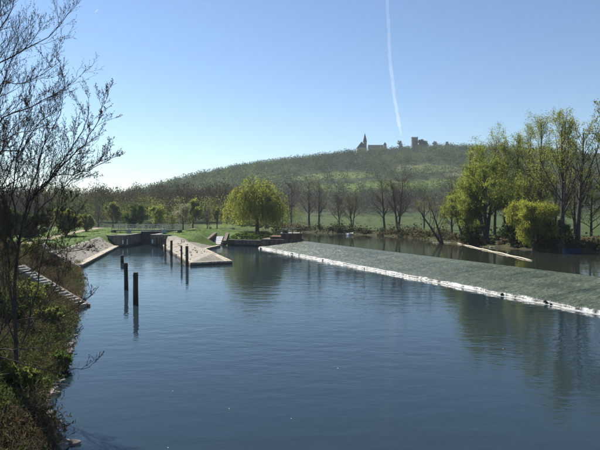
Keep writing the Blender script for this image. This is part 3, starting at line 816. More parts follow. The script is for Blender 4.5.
TREES = {}
def tree(name, label, x, y, style, seed, h, cat='tree', group=None, z=None, lean=(0, 0), copy_of=None, scale=1.0, rot=0.0, **kw):
    z = hz(x, y) - 0.15 if z is None else z
    root = thing(name, label, cat, (x, y, z), group)
    root.rotation_euler = (0, 0, rot); root.scale = (scale,) * 3
    if copy_of:
        for ch in TREES[copy_of].children:
            c = ch.copy(); COL.objects.link(c); c.parent = root
        return root
    rg = np.random.default_rng(seed)
    g = kw.get
    st = g('stems', 1); trunks = []; rads = []
    r0 = g('r', h * 0.018)
    for s in range(st):
        a = 2 * math.pi * s / max(st, 1) + rg.random()
        sp = g('spread', 0.25) if st > 1 else 0.0
        hh = h * g('trunkf', 0.9) * (1 - 0.2 * rg.random() * (st > 1))
        P = trunk_line(rg, hh, (lean[0] + sp * math.cos(a), lean[1] + sp * math.sin(a)), 10, g('wob', 0.03), g('curve', (0, 0)))
        trunks.append(P); rads.append(r0 * np.linspace(1.15, 0.22, 10) * (1 if st == 1 else 0.8))
    P0 = np.array(trunks); R0 = np.array(rads)
    mr = g('minr', 0.009)
    P1, R1 = spawn(P0, R0, rg, g('c1', 12), g('t1', 0.22), 0.97, g('a1', 0.9), g('l1', 0.42), 7, g('up1', 0.25), 0.13, g('rf1', 0.42), g('b1', 0.04), 0.3, g('tl1', 0.6), mr * 2)
    P2, R2 = spawn(P1, R1, rg, g('c2', 6), 0.15, 1.0, g('a2', 0.75), g('l2', 0.5), 5, g('up2', 0.12), 0.16, 0.55, g('b2', 0.03), 0.35, 0.5, mr * 1.4)
    P3, R3 = spawn(P2, R2, rg, g('c3', 5), 0.1, 1.0, g('a3', 0.7), g('l3', 0.55), 4, g('up3', 0.06), 0.18, 0.6, g('b3', 0.0), 0.5, 0.45, mr)
    bark = g('bark', M_BARKD)
    Vt, Ft, _ = join([(*tubes(P0, R0, 9), 0), (*tubes(P1, R1, 6), 0)])
    link('trunk', new_mesh('trunk', Vt, Ft, mats=[bark], smooth=True), root)
    parts = [(*tubes(P2, R2, 4), 0), (*tubes(P3, R3, 3), 0)]
    mats = [g('twig', bark)]
    if g('c4', 0):
        P4, R4 = spawn(P3, R3, rg, g('c4'), 0.15, 1.0, g('a4', 0.6), g('l4', 0.6), g('n4', 3), g('up4', 0.05), 0.15, 0.7, g('b4', 0.0), 0.6, 0.3, mr * 0.8)
        parts.append((*tubes(P4, R4, 3), 0))
    else:
        P4 = P3
    lf = g('leaf', None)
    if lf is not None:
        mats.append(lf)
        Vl, Fl = leaves(P4, rg, g('per', 6), g('size', 0.16), g('jit', 0.12), g('lt0', 0.2), g('long', 1.6), g('hang', False))
        if g('ltop', None) is not None:                    # thin out below a share of the height
            cz = Vl.reshape(-1, 4, 3)[:, 0, 2] / h
            keep = rg.random(len(cz)) < np.clip((cz - g('ltop')) * 3, 0.1, 1)
            Vl = Vl.reshape(-1, 4, 3)[keep].reshape(-1, 3); Fl = np.arange(len(Vl)).reshape(-1, 4)
        parts.append((Vl, Fl, 1))
    V, Fs, mi = join(parts)
    link('crown', new_mesh('crown', V, Fs, mats=mats, mi=mi), root)
    TREES[name + str(seed)] = root
    return root

BARE = dict(bark=M_BARK, c1=16, a1=0.75, l1=0.45, c2=8, c3=7, l3=0.6, c4=2, minr=0.008, twig=M_TWIG, leaf=L_BUD, per=2, size=0.06, jit=0.03)
def bare(label, x, y, seed, h, **kw):
    d = dict(BARE); d.update(kw)
    return tree('bare_tree', label, x, y, 'bare', seed, h, group='bare spring trees', **d)

# --- weeping willow on the island
def weeping(label, x, y, seed, h):
    root = thing('weeping_willow', label, 'tree', (x, y, hz(x, y) - 0.15)); rg = np.random.default_rng(seed)
    P0 = trunk_line(rg, h * 0.58, (0.0, 0), 8, 0.02)[None]; R0 = (0.48 * np.linspace(1.15, 0.4, 8))[None]
    nl = 30; L1 = []
    for k_ in range(nl):
        az = k_ * 2.39996 + 0.3 * rg.normal(); rr_ = 6.3 * math.sqrt((k_ + 0.5) / nl) * (0.9 + 0.2 * rg.random())
        st_ = P0[0, 3 + k_ % 5]; tip = np.array([rr_ * math.cos(az), rr_ * math.sin(az), h * 0.98 * math.sqrt(max(0.1, 1 - (rr_ / 8.6) ** 2)) - 0.5 * rg.random()])
        c_ = st_ * 0.45 + tip * 0.55 + np.array([-0.12 * tip[0], -0.12 * tip[1], 1.1]); t_ = np.linspace(0, 1, 9)[:, None]
        L1.append(st_ * (1 - t_) ** 2 + 2 * c_ * t_ * (1 - t_) + tip * t_ ** 2)
    P1 = np.array(L1) + rg.normal(0, 0.1, (nl, 9, 3)); P1 *= (0.86 + 0.22 * rg.random((nl, 1, 1))); R1 = np.linspace(0.17, 0.03, 9)[None] * np.ones((nl, 1))
    P2, R2 = spawn(P1, R1, rg, 6, 0.3, 1.0, 0.8, 0.3, 6, 0.25, 0.14, 0.5, -0.12, 0.35, 0.4, 0.018)
    P3, R3 = spawn(P2, R2, rg, 4, 0.2, 1.0, 0.8, 0.45, 5, 0.05, 0.14, 0.6, -0.2, 0.4, 0.4, 0.01)
    A3 = np.concatenate([P2[:, ::2].reshape(-1, 3), P3[:, 1::2].reshape(-1, 3)]); A3 = A3[rg.permutation(len(A3))[:1500]]
    ns = len(A3); ln = np.minimum(A3[:, 2] - 0.4 - 1.6 * rg.random(ns), (A3[:, 2] - 0.6) * (0.25 + 0.8 * rg.random(ns))); ln = np.maximum(ln, 0.3)
    d = norm(np.concatenate([A3[:, :2] * 0.12 + rg.normal(0, 0.25, (ns, 2)), np.full((ns, 1), 0.1)], 1)); S_ = np.empty((ns, 7, 3)); S_[:, 0] = A3
    for k_ in range(1, 7):
        d = norm(d + np.array([0, 0, -0.75]) + rg.normal(0, 0.07, (ns, 3))); S_[:, k_] = S_[:, k_ - 1] + d * (ln / 6)[:, None]
    V, Fq, _ = join([(*tubes(P0, R0, 10), 0), (*tubes(P1, R1, 7), 0)])
    link('trunk', new_mesh('trunk', V, Fq, mats=[M_BARKD], smooth=True), root)
    Vl, Fl = leaves(S_, rg, 30, 0.13, 0.06, 0.0, 2.6, True)
    V, Fq, mi = join([(*tubes(P2, R2, 4), 0), (*tubes(P3, R3, 3), 0), (*tubes(S_, np.full((ns, 7), 0.006), 3), 1), (Vl, Fl, 1)])
    link('crown', new_mesh('crown', V, Fq, mats=[M_BARKD, L_WILLOW], mi=mi), root)
weeping('large round yellow green weeping willow on the island by the weir', at(257, 128), 128, 3, 13.6)

# --- right bank of the upper pool
tree('willow_tree', 'broad yellow green willow with dark forked trunk on the far right bank', at(487, 95), 95, 'w', 21, 17.2, r=0.42, stems=3, spread=0.28, trunkf=0.8,
     c1=11, t1=0.25, a1=0.95, l1=0.5, up1=0.15, b1=0.0, c2=7, l2=0.55, c3=6, l3=0.6, up3=-0.05, b3=-0.1, leaf=L_YELLOW, per=30, size=0.115, jit=0.22, long=2.0, hang=True)
tree('willow_bush', 'round bright yellow willow bush beside the two tall dark trunks', at(534, 81), 81, 'w', 22, 9.3, cat='bush', r=0.2, stems=5, spread=0.34, trunkf=0.75,
     c1=9, t1=0.15, a1=0.9, l1=0.5, up1=0.2, b1=-0.03, c2=6, l2=0.6, c3=6, l3=0.65, b3=-0.08, leaf=L_BUSH, per=28, size=0.105, jit=0.26, long=2.0, hang=True)
tree('poplar_tree', 'tall dark trunked poplar with thin yellow leaves right of the willow bush', at(562, 77.5), 77.5, 'p', 23, 20.5, group='tall poplars on the far right bank', r=0.34,
     lean=(-0.02, 0.0), c1=24, t1=0.28, a1=0.6, l1=0.5, up1=0.6, b1=0.1, tl1=0.65, c2=6, l2=0.45, up2=0.3, b2=0.06, c3=5, l3=0.5, minr=0.009, leaf=L_POPLAR, per=16, size=0.1, jit=0.2, ltop=0.42)
tree('poplar_tree', 'tall bare dark poplar nearest to the right edge of view', at(578, 79), 79, 'p', 24, 19.0, group='tall poplars on the far right bank', r=0.34,
     lean=(0.03, 0.0), c1=18, t1=0.3, a1=0.7, l1=0.5, up1=0.5, b1=0.08, tl1=0.6, c2=7, l2=0.45, up2=0.25, c3=5, l3=0.5, minr=0.009, leaf=L_POPLAR, per=3, size=0.13, jit=0.12, ltop=0.45)
pop = dict(c1=26, t1=0.2, a1=0.55, l1=0.33, up1=0.7, b1=0.12, tl1=0.6, c2=5, l2=0.5, up2=0.4, c3=5, l3=0.55, minr=0.010, r=0.26, leaf=L_POPLAR, per=9, size=0.11, jit=0.3, ltop=0.0, wob=0.03)
pd = [(541, 98, 23.5, 'slim yellow topped poplar just left of the tallest trunk'), (530, 104, 22.0, 'slim poplar rising behind the bright willow bush'),
      (517, 108, 21.5, 'slim poplar with yellow tip above right side of the broad willow'), (505, 106, 20.5, 'slim poplar left of the one with yellow tip'),
      (495, 110, 22.3, 'tallest slim poplar above middle of the broad willow'), (481, 112, 20.5, 'slim nearly bare poplar above left part of the broad willow'),
      (470, 116, 19.0, 'leftmost slim bare poplar behind the broad willow')]
for i, (p_, D, h_, lb) in enumerate(pd):
    d = dict(pop); d.update(per=[16, 13, 16, 14, 14, 10, 6][i])
    tree('slim_poplar', lb, at(p_, D), D, 'p', 40 + i, h_, group='slim poplars behind the willow', **d)
tree('poplar_tree', 'tall thinly leaved poplar cut by the right edge of view', at(606, 84), 84, 'p', 25, 21.5, group='tall poplars on the far right bank', r=0.4,
     c1=18, t1=0.25, a1=0.7, l1=0.45, up1=0.5, c2=6, l2=0.45, up2=0.3, c3=5, l3=0.5, minr=0.009, leaf=L_OLIVE, per=5, size=0.15, jit=0.12)
tree('leaning_tree', 'bare tree leaning out to the left over the far shore', at(444, 97), 97, 'l', 26, 9.5, r=0.28, stems=2, spread=0.2, lean=(-0.5, -0.05), trunkf=0.95,
     c1=8, t1=0.35, a1=0.8, l1=0.5, up1=0.5, c2=5, c3=5, minr=0.010, twig=M_TWIG, leaf=L_OLIVE, per=2, size=0.12, jit=0.1)
tree('understorey_bush', 'dark ivy covered bush at the foot of the broad willow', at(470, 92), 92, 'b', 27, 4.5, cat='bush', r=0.1, stems=6, spread=0.5, trunkf=0.7, c1=7, t1=0.1, l1=0.5, c2=5, c3=5,
     leaf=L_IVY, per=9, size=0.16, jit=0.12, group='dark bushes on the far bank')
tree('understorey_bush', 'dark ivy covered bush between broad willow and willow bush', at(513, 86), 86, 'b', 28, 5.2, cat='bush', r=0.1, stems=6, spread=0.5, trunkf=0.7, c1=7, t1=0.1, l1=0.5, c2=5, c3=5,
     leaf=L_IVY, per=9, size=0.16, jit=0.12, group='dark bushes on the far bank')
tree('understorey_bush', 'dark ivy covered bush under the tallest poplar trunk', at(555, 79), 79, 'b', 29, 6.0, cat='bush', r=0.1, stems=6, spread=0.4, trunkf=0.7, c1=7, t1=0.1, l1=0.5, c2=5, c3=5,
     leaf=L_IVY, per=9, size=0.16, jit=0.12, group='dark bushes on the far bank')
tree('olive_tree', 'olive green leafy tree filling the space behind the tall poplars', at(575, 104), 104, 'o', 30, 15, r=0.3, c1=14, t1=0.2, l1=0.42, c2=6, c3=5, leaf=L_OLIVE, per=18, size=0.12, jit=0.15)
tree('olive_tree', 'olive green leafy tree behind the bright willow bush', at(540, 112), 112, 'o', 31, 15.5, r=0.3, c1=14, t1=0.2, l1=0.42, c2=6, c3=5, leaf=L_YELLOW, per=18, size=0.12, jit=0.15)
tree('olive_tree', 'olive green leafy tree outside the right edge past the poplars', at(625, 92), 92, 'o', 32, 14, r=0.3, c1=14, t1=0.2, l1=0.42, c2=6, c3=5, leaf=L_OLIVE, per=18, size=0.12, jit=0.15)

tree('willow_tree', 'yellow green willow filling the gap right of the broad forked willow', at(511, 106), 106, 'w', 33, 13, r=0.3, stems=2, spread=0.22, trunkf=0.8,
     c1=11, t1=0.2, a1=0.95, l1=0.5, up1=0.15, b1=0.0, c2=7, l2=0.55, c3=6, l3=0.6, up3=-0.05, b3=-0.1, leaf=L_YELLOW, per=20, size=0.115, jit=0.24, long=2.0, hang=True)
tree('willow_tree', 'lower yellow green willow left of the broad forked willow', at(463, 99), 99, 'w', 34, 10.5, r=0.26, stems=3, spread=0.3, trunkf=0.8,
     c1=10, t1=0.2, a1=0.95, l1=0.5, up1=0.15, b1=0.0, c2=6, l2=0.55, c3=6, l3=0.6, up3=-0.05, b3=-0.1, leaf=L_YELLOW, per=18, size=0.115, jit=0.24, long=2.0, hang=True)

for i, (p_, D, h_, lf, lb) in enumerate([(452, 112, 9.5, L_OLIVE, 'small olive tree at the left end of the leafy far bank'), (476, 108, 12.5, L_YELLOW, 'yellow green tree behind the left half of the broad willow'),
                                        (528, 100, 12, L_YELLOW, 'yellow green tree just behind the round willow bush'), (556, 97, 12.5, L_OLIVE, 'olive tree between the willow bush and tallest poplar trunk'),
                                        (592, 96, 11, L_OLIVE, 'olive tree right of the two tall poplar trunks')]):
    tree('bank_tree', lb, at(p_, D), D, 'o', 80 + i, h_, group='leafy trees on the far right bank', r=0.22, c1=14, t1=0.15, l1=0.5, c2=6, c3=5, leaf=lf, per=16, size=0.12, jit=0.3)

# --- bare trees across the upper pool
bare('bare tree next to the brick sluice, left of two thin trunks', at(309, 146), 146, 51, 14.5, leaf=L_OLIVE, per=1, size=0.07, jit=0.08, r=0.3)
bare('bare slim tree just right of the brick sluice across the water', at(319, 145), 145, 52, 14.0, leaf=L_OLIVE, per=1, size=0.07, jit=0.08, r=0.26)
bare('small bare tree above the tiny white boat, leaning left', at(340, 139), 139, 53, 9.5, r=0.18, lean=(-0.1, 0))
bare('small forked bare tree above the tiny white boat', at(352, 137), 137, 54, 11.5, leaf=L_OLIVE, per=1, size=0.07, jit=0.08, r=0.24, stems=2, spread=0.15)
bare('wide bare tree, left of the pair in mid meadow', at(385, 129), 129, 55, 14, leaf=L_OLIVE, per=1, size=0.07, jit=0.08, r=0.3, lean=(-0.08, 0))
bare('wide bare tree, right of the pair in mid meadow', at(398, 127), 127, 56, 14.5, r=0.36, stems=2, spread=0.16)
bare('bare tree between the mid meadow pair and the leaning tree', at(424, 140), 140, 57, 12, leaf=L_OLIVE, per=1, size=0.07, jit=0.08, r=0.24)
bare('thin bare tree standing behind the leaning tree', at(452, 125), 125, 58, 13.5, leaf=L_OLIVE, per=1, size=0.07, jit=0.08, r=0.24)
bare('bare tree behind the right side of the weeping willow', at(291, 165), 165, 59, 14.5, r=0.28)

# --- trees behind the lock and on the island
lt = dict(c1=15, t1=0.2, l1=0.55, c2=7, c3=5, jit=0.25, trunkf=0.8)
tree('round_tree', 'round dense bright green tree behind the lock gate', at(135, 168), 168, 'r', 61, 8.6, r=0.2, leaf=L_GREEN, per=22, size=0.24, a1=1.1, tl1=0.35, **lt)
tree('spring_tree', 'pale yellow green tree left of the round green tree', at(113, 178), 178, 's', 62, 10.8, r=0.2, leaf=L_OLIVE, per=12, size=0.22, group='spring trees behind the lock', **lt)
tree('spring_tree', 'pale green slender tree right of the round green tree', at(155, 165), 165, 's', 63, 9.5, r=0.18, leaf=L_YELLOW, per=8, size=0.22, group='spring trees behind the lock', **lt)
tree('blossom_tree', 'pale blossoming tree on the island lawn left of the willow', at(183, 138), 138, 's', 64, 7.4, r=0.17, stems=1, leaf=L_BLOSSOM, per=8, size=0.16, group='orchard trees on the island lawn', a1=1.0, **lt)
tree('blossom_tree', 'small brownish orchard tree left of the pale blossoming tree', at(172, 148), 148, 's', 65, 6.8, r=0.15, leaf=L_OLIVE, per=2, size=0.16, group='orchard trees on the island lawn', a1=1.0, **lt)
tree('spring_tree', 'rounded yellow green tree rising behind the blossoming tree', at(193, 175), 175, 's', 66, 12.0, r=0.26, leaf=L_YELLOW, per=16, size=0.22, group='spring trees behind the lock', **lt)
tree('spring_tree', 'small olive tree between yellow green tree and weeping willow', at(217, 172), 172, 's', 67, 8.5, r=0.18, leaf=L_OLIVE, per=4, size=0.22, group='spring trees behind the lock', **lt)
bare('low bare tree on the island left of the weeping willow', at(207, 158), 158, 68, 8.0, r=0.16)
bare('bare tree behind the left edge of the weeping willow', at(232, 178), 178, 69, 9.5, r=0.18)
bare('bare brown tree behind the left end of the footbridge', at(98, 170), 170, 70, 9.5, r=0.18)
tree('leafy_shrub', 'large olive green shrub beside the towpath left of the lock', at(66, 104), 104, 'r', 71, 6.2, cat='bush', r=0.12, stems=5, spread=0.35, trunkf=0.75, leaf=L_OLIVE, per=14, size=0.2, jit=0.15, c1=9, t1=0.1, l1=0.5, c2=6, c3=5)
tree('leafy_shrub', 'dark green shrub at the left behind bare branches', at(30, 92), 92, 'r', 72, 6.0, cat='bush', r=0.12, stems=5, spread=0.4, trunkf=0.75, leaf=L_IVY, per=12, size=0.2, jit=0.15, c1=9, t1=0.1, l1=0.5, c2=6, c3=5)
tree('leafy_shrub', 'dark shrub at the left edge behind bare branches', at(3, 80), 80, 'r', 73, 6.5, cat='bush', r=0.12, stems=5, spread=0.4, trunkf=0.75, leaf=L_IVY, per=12, size=0.18, jit=0.15, c1=9, t1=0.1, l1=0.5, c2=6, c3=5)
tree('leafy_shrub', 'olive shrub right of the large shrub, by the towpath', at(86, 128), 128, 'r', 74, 5.2, cat='bush', r=0.1, stems=5, spread=0.4, trunkf=0.75, leaf=L_OLIVE, per=18, size=0.12, jit=0.15, c1=9, t1=0.1, l1=0.5, c2=6, c3=5)

# ------------------------------------------------------------------ foreground bare trees on the left bank (limbs guided by the photograph)
def limb(pixels, D0, D1):
    """pixels from base to tip -> polyline in space, depth going D0..D1"""
    n_ = len(pixels); out = []
    for i, (a, b) in enumerate(pixels):
        D = D0 + (D1 - D0) * i / (n_ - 1)
        out.append((at(a, D), D, CAMZ + (HY - b) / F * D))
    return np.array(out)
def resample(P, n):
    d = np.concatenate([[0], np.cumsum(np.linalg.norm(np.diff(P, axis=0), axis=1))]); t = np.linspace(0, d[-1], n)
    return np.stack([np.interp(t, d, P[:, i]) for i in range(3)], 1)
def guided(name, label, base, trunkP, tr, limbs, seed, mr=0.0045, c=(15, 7, 5), bud=0.028):
    root = thing(name, label, 'tree', base, 'bare trees on the near left bank')
    rg = np.random.default_rng(seed); B_ = np.array(base)
    TP = resample(np.array(trunkP, float), 12)[None] - B_; TR = np.linspace(tr, tr * 0.45, 12)[None]
    LP = np.stack([resample(np.array(l_[0]), 12) for l_ in limbs]) - B_
    LP[:, 1:] += rg.normal(0, 0.03, LP[:, 1:].shape)
    LR = np.stack([np.linspace(l_[1] * 0.72, 0.009, 12) for l_ in limbs])
    V, Fq, _ = join([(*tubes(TP, TR, 10), 0), (*tubes(LP, LR, 7), 0)])
    link('trunk', new_mesh('trunk', V, Fq, mats=[M_BARKD], smooth=True), root)
    P2, R2 = spawn(LP, LR, rg, c[0], 0.12, 1.0, 0.7, 0.26, 6, 0.35, 0.13, 0.5, 0.06, 0.4, 0.4, mr * 1.8)
    P3, R3 = spawn(P2, R2, rg, c[1], 0.12, 1.0, 0.65, 0.45, 5, 0.3, 0.13, 0.6, 0.07, 0.5, 0.4, mr * 1.2)
    P4, R4 = spawn(P3, R3, rg, c[2], 0.1, 1.0, 0.6, 0.42, 4, 0.2, 0.13, 0.7, 0.08, 0.6, 0.3, mr)
    Vl, Fl = leaves(P4, rg, 3, bud, 0.004, 0.3, 1.6)
    V, Fq, mi = join([(*tubes(P2, R2, 5), 0), (*tubes(P3, R3, 4), 0), (*tubes(P4, R4, 3), 0), (Vl, Fl, 1)])
    link('crown', new_mesh('crown', V, Fq, mats=[M_BARKD, L_BUD], mi=mi), root)
    return root
def gpoint(p, D):
    x = at(p, D); return (x, D, hz(x, D) - 0.2)
b1 = gpoint(-22, 25)
fork = limb([(-22, 260), (-20, 200)], 25, 25)
guided('bare_tree', 'tall bare tree at left edge whose upper branches reach into the sky', b1,
       [b1, limb([(-22, 230)], 25, 25.0001)[0] if False else (at(-22, 25), 25, CAMZ - 1), (at(-30, 25), 25.2, CAMZ + 8), (at(-28, 25), 25, CAMZ + 15)], 0.26,
       [(limb([(-24, 150), (0, 66), (30, 50), (55, 38), (72, 14)], 25, 22), 0.07),
        (limb([(-26, 110), (-5, 40), (12, 20), (22, -14)], 25, 24), 0.07),
        (limb([(-24, 165), (5, 118), (30, 108), (62, 92), (66, 86)], 25, 21.5), 0.06),
        (limb([(-22, 190), (0, 152), (22, 150), (45, 118), (60, 112)], 25, 22), 0.06),
        (limb([(-26, 130), (4, 82), (22, 86), (48, 74), (62, 62)], 25, 23), 0.05),
        (limb([(-28, 60), (-8, 0), (5, -30), (10, -70)], 25, 25), 0.07),
        (limb([(-26, 100), (-2, 30), (6, 0), (3, -40)], 25, 26), 0.06),
        (limb([(-24, 180), (2, 190), (24, 176), (40, 150)], 25, 22), 0.05),
        (limb([(-28, 120), (-60, 60), (-80, 0), (-85, -60)], 25, 25), 0.07),
        (limb([(-22, 200), (-4, 170), (10, 130), (28, 118), (40, 96)], 25, 26), 0.05),
        (limb([(-24, 140), (0, 100), (14, 60), (34, 46), (46, 26)], 25, 27), 0.05),
        (limb([(-24, 150), (6, 140), (30, 132), (52, 128)], 25, 24), 0.04)], 301)
b2 = gpoint(14, 22)
guided('bare_tree', 'many stemmed bare tree leaning right from the near left bank', b2,
       [b2, (at(13, 22), 22, CAMZ - 3.2), (at(16, 22), 22.2, CAMZ - 1.4), (at(24, 22), 22, CAMZ - 0.2)], 0.1,
       [(limb([(20, 228), (30, 201), (52, 176), (67, 155), (87, 127), (90, 104)], 22, 21), 0.06),
        (limb([(40, 190), (52, 176), (85, 172), (100, 166), (116, 154)], 21.8, 20), 0.035),
        (limb([(52, 178), (70, 160), (88, 142), (102, 116), (106, 94)], 21.6, 22), 0.04),
        (limb([(18, 235), (12, 190), (20, 150), (34, 110), (32, 92)], 22, 22.5), 0.05),
        (limb([(22, 225), (34, 180), (48, 140), (62, 112), (65, 92)], 22, 23), 0.05),
        (limb([(16, 250), (0, 200), (-6, 150), (2, 110)], 22, 23), 0.05),
        (limb([(24, 228), (44, 205), (62, 190), (76, 178), (88, 168)], 22, 19.5), 0.035),
        (limb([(16, 262), (34, 246), (58, 232), (80, 226)], 22, 19), 0.03),
        (limb([(14, 275), (36, 268), (62, 252), (80, 250)], 22, 19), 0.03),
        (limb([(18, 240), (6, 215), (4, 185), (14, 160), (16, 140)], 22, 21), 0.045),
        (limb([(20, 232), (28, 212), (36, 190), (40, 160), (50, 130)], 22, 21), 0.04),
        (limb([(16, 252), (2, 240), (-12, 220), (-16, 190)], 22, 20), 0.04),
        (limb([(18, 245), (38, 232), (48, 222), (66, 204), (72, 196)], 22, 20.5), 0.03),
        (limb([(12, 290), (4, 262), (8, 236), (0, 208)], 22, 20.5), 0.035),
        (limb([(16, 345), (8, 290), (6, 240), (10, 200), (22, 165)], 22, 21.5), 0.06),
        (limb([(20, 345), (36, 290), (44, 245), (58, 208), (70, 170), (74, 140)], 22, 22), 0.05),
        (limb([(14, 345), (-4, 300), (-10, 250), (-4, 205)], 22, 22.5), 0.05),
        (limb([(22, 340), (46, 300), (60, 276), (66, 262)], 22, 21), 0.035)], 302)
b3 = gpoint(-6, 17)
guided('bare_shrub', 'low bare shrub with twigs hanging over water on the near left bank', b3,
       [b3, (b3[0] + 0.2, 17, b3[2] + 0.6), (b3[0] + 0.3, 17, b3[2] + 1.0)], 0.07,
       [(limb([(-4, 345), (20, 318), (50, 322), (74, 308), (98, 288)], 17, 17.5), 0.03),
        (limb([(-4, 340), (12, 300), (24, 280), (40, 262)], 17, 16.5), 0.03),
        (limb([(-2, 350), (26, 350), (52, 344), (70, 336)], 17, 16), 0.025),
        (limb([(-2, 358), (30, 368), (60, 374), (88, 368)], 17, 16.5), 0.025),
        (limb([(-4, 340), (4, 300), (2, 270), (10, 240)], 17, 16.8), 0.03)], 303, 0.004, (9, 5, 3), 0.022)

# ------------------------------------------------------------------ near bank undergrowth
rg = np.random.default_rng(77)
def scatter_bank(n):
    out = []
    y = 9 + 66 * rg.random(n * 4) ** 1.7
    x = -6 - 34 * rg.random(n * 4)
    s = sdist(LOW, x, y)
    ok = (s > 0.1) & (s < 13) & (x / y * F + 300 > -70) & (x / y * F + 300 < 140)
    st = np.abs((x + 17.6) * 2.6 + (y - 42) * 6.7) / 7.19                        # keep the stairs clear
    sx = (np.hypot(x + 17.6, y - 42) < 8.2) & (np.abs(((x + 17.6) * 0.362 + (y - 42) * 0.932)) < 0.62)
    s2 = (np.hypot(x + 30.1, y - 69.7) < 9) & (np.abs(((x + 30.1) * 0.518 + (y - 69.7) * 0.855)) < 0.6)
    ok &= ~sx & ~s2
    return x[ok][:n], y[ok][:n]
def quads(p, d, w, length, width):
    b = norm(np.cross(d, w))
    return np.stack([p - b * width * 0.5, p + b * width * 0.5, p + b * width * 0.3 + d * length, p - b * width * 0.3 + d * length], 1)
x, y = scatter_bank(9000); z = height(x, y)
cl = fbm(x * 0.35 + 5, y * 0.35 + 1); ty = fbm(x * 0.5 + 50, y * 0.5 + 11)
V = []; Cc = []
for i in range(len(x)):                                                     # clumps of weeds, ivy and dry stalks
    k = int(16 + 16 * rg.random()); hgt = 0.25 + 0.9 * max(0, cl[i] - 0.3) * 2 * rg.random() + 0.15
    p = np.stack([x[i] + rg.normal(0, 0.28, k), y[i] + rg.normal(0, 0.28, k), z[i] + hgt * rg.random(k)], 1)
    d = norm(rg.normal(size=(k, 3)) + np.array([0, 0, 0.6])); w = rg.normal(size=(k, 3))
    if ty[i] > 0.5:
        ln, wd = 0.07 + 0.08 * rg.random((k, 1)), 0.06; c_ = np.array([[0.06, 0.08, 0.026], [0.05, 0.06, 0.026], [0.09, 0.115, 0.034]])[rg.integers(3)]
    elif ty[i] > 0.42:
        ln, wd = 0.2 + 0.3 * rg.random((k, 1)), 0.014; c_ = np.array([[0.15, 0.12, 0.075], [0.09, 0.065, 0.04]])[rg.integers(2)]
    else:
        ln, wd = 0.09 + 0.1 * rg.random((k, 1)), 0.045; c_ = np.array([[0.07, 0.05, 0.032], [0.1, 0.075, 0.045], [0.045, 0.05, 0.02]])[rg.integers(3)]
    V.append(quads(p, d, w, ln, wd)); Cc.append(np.broadcast_to(c_, (k * 4, 3)))
V = np.concatenate(V).reshape(-1, 3)
link('undergrowth', new_mesh('undergrowth', V, np.arange(len(V)).reshape(-1, 4), mats=[T_NEAR], col=np.concatenate(Cc)), kind='stuff',
     label='tangle of weeds, ivy and dry stalks on the near left bank', category='undergrowth')
# bramble shoots
x, y = scatter_bank(650); z = height(x, y)
nb = len(x); P = np.empty((nb, 7, 3)); P[:, 0] = np.stack([x, y, z - 0.05], 1)
d = norm(rg.normal(size=(nb, 3)) * np.array([1, 1, 0.3]) + np.array([0.2, -0.1, 1.3]))
ln = (0.5 + 1.5 * rg.random(nb) ** 2)
for s in range(1, 7):
    d = norm(d + rg.normal(0, 0.14, d.shape) + np.array([0, 0, -0.13])); P[:, s] = P[:, s - 1] + d * (ln / 6)[:, None]
R = np.linspace(0.012, 0.004, 7)[None] * np.ones((nb, 1))
V, Fq = tubes(P, R, 3)
link('bramble_shoots', new_mesh('bramble_shoots', V, Fq, mats=[M_TWIG]), kind='stuff', label='thin brown bramble shoots arching over the near left bank', category='brambles')
# shrubs on the bank
sh = [(30, 36, 2.4, L_OLIVE, 4, 'olive leaved shrub above the near stairs'), (46, 33, 1.5, L_OLIVE, 5, 'low olive green shrub beside the near stairs'),
      (10, 30, 2.2, L_IVY, 8, 'dark ivy shrub at the left edge below the near stairs'), (58, 25.6, 1.0, L_GREEN, 9, 'small bright green shrub at the water edge'),
      (20, 21.5, 1.3, L_OLIVE, 4, 'olive shrub low on the near bank at the left'), (30, 60, 2.6, L_OLIVE, 4, 'olive shrub between the two stairs'),
      (52, 56, 2.0, L_BUD, 4, 'brown leafless shrub between the two stairs near the water'), (5, 50, 2.8, L_BUD, 5, 'brown shrub at the left edge between the stairs')]
for i, (p_, D, h_, lf, per, lb) in enumerate(sh):
    tree('bank_shrub', lb, at(p_, D), D, 's', 400 + i, h_, cat='shrub', group='shrubs on the near left bank', r=0.035, stems=6, spread=0.55, trunkf=0.8, minr=0.005,
         c1=6, t1=0.1, l1=0.5, c2=5, c3=4, leaf=lf, per=per, size=0.085, jit=0.05, twig=M_TWIG)
# stones and debris at the waterline
ROCKS = [rock_mesh('stone', 60 + i, M_STONE) for i in range(6)]
sc = 0
for i in range(190):
    y_ = 14 + 52 * rg.random() ** 1.3; xs = np.interp(y_, LOW[1:9, 1], LOW[1:9, 0])
    x_ = xs + rg.normal(0.02, 0.25)
    o = link('stone', ROCKS[i % 6], ground, (x_, y_, hz(x_, y_) + 0.03)); s = 0.08 + 0.24 * rg.random() ** 2
    o.scale = (s * 1.3, s, s * 0.7); o.rotation_euler = (0.3 * rg.normal(), 0.3 * rg.normal(), rg.random() * 6)

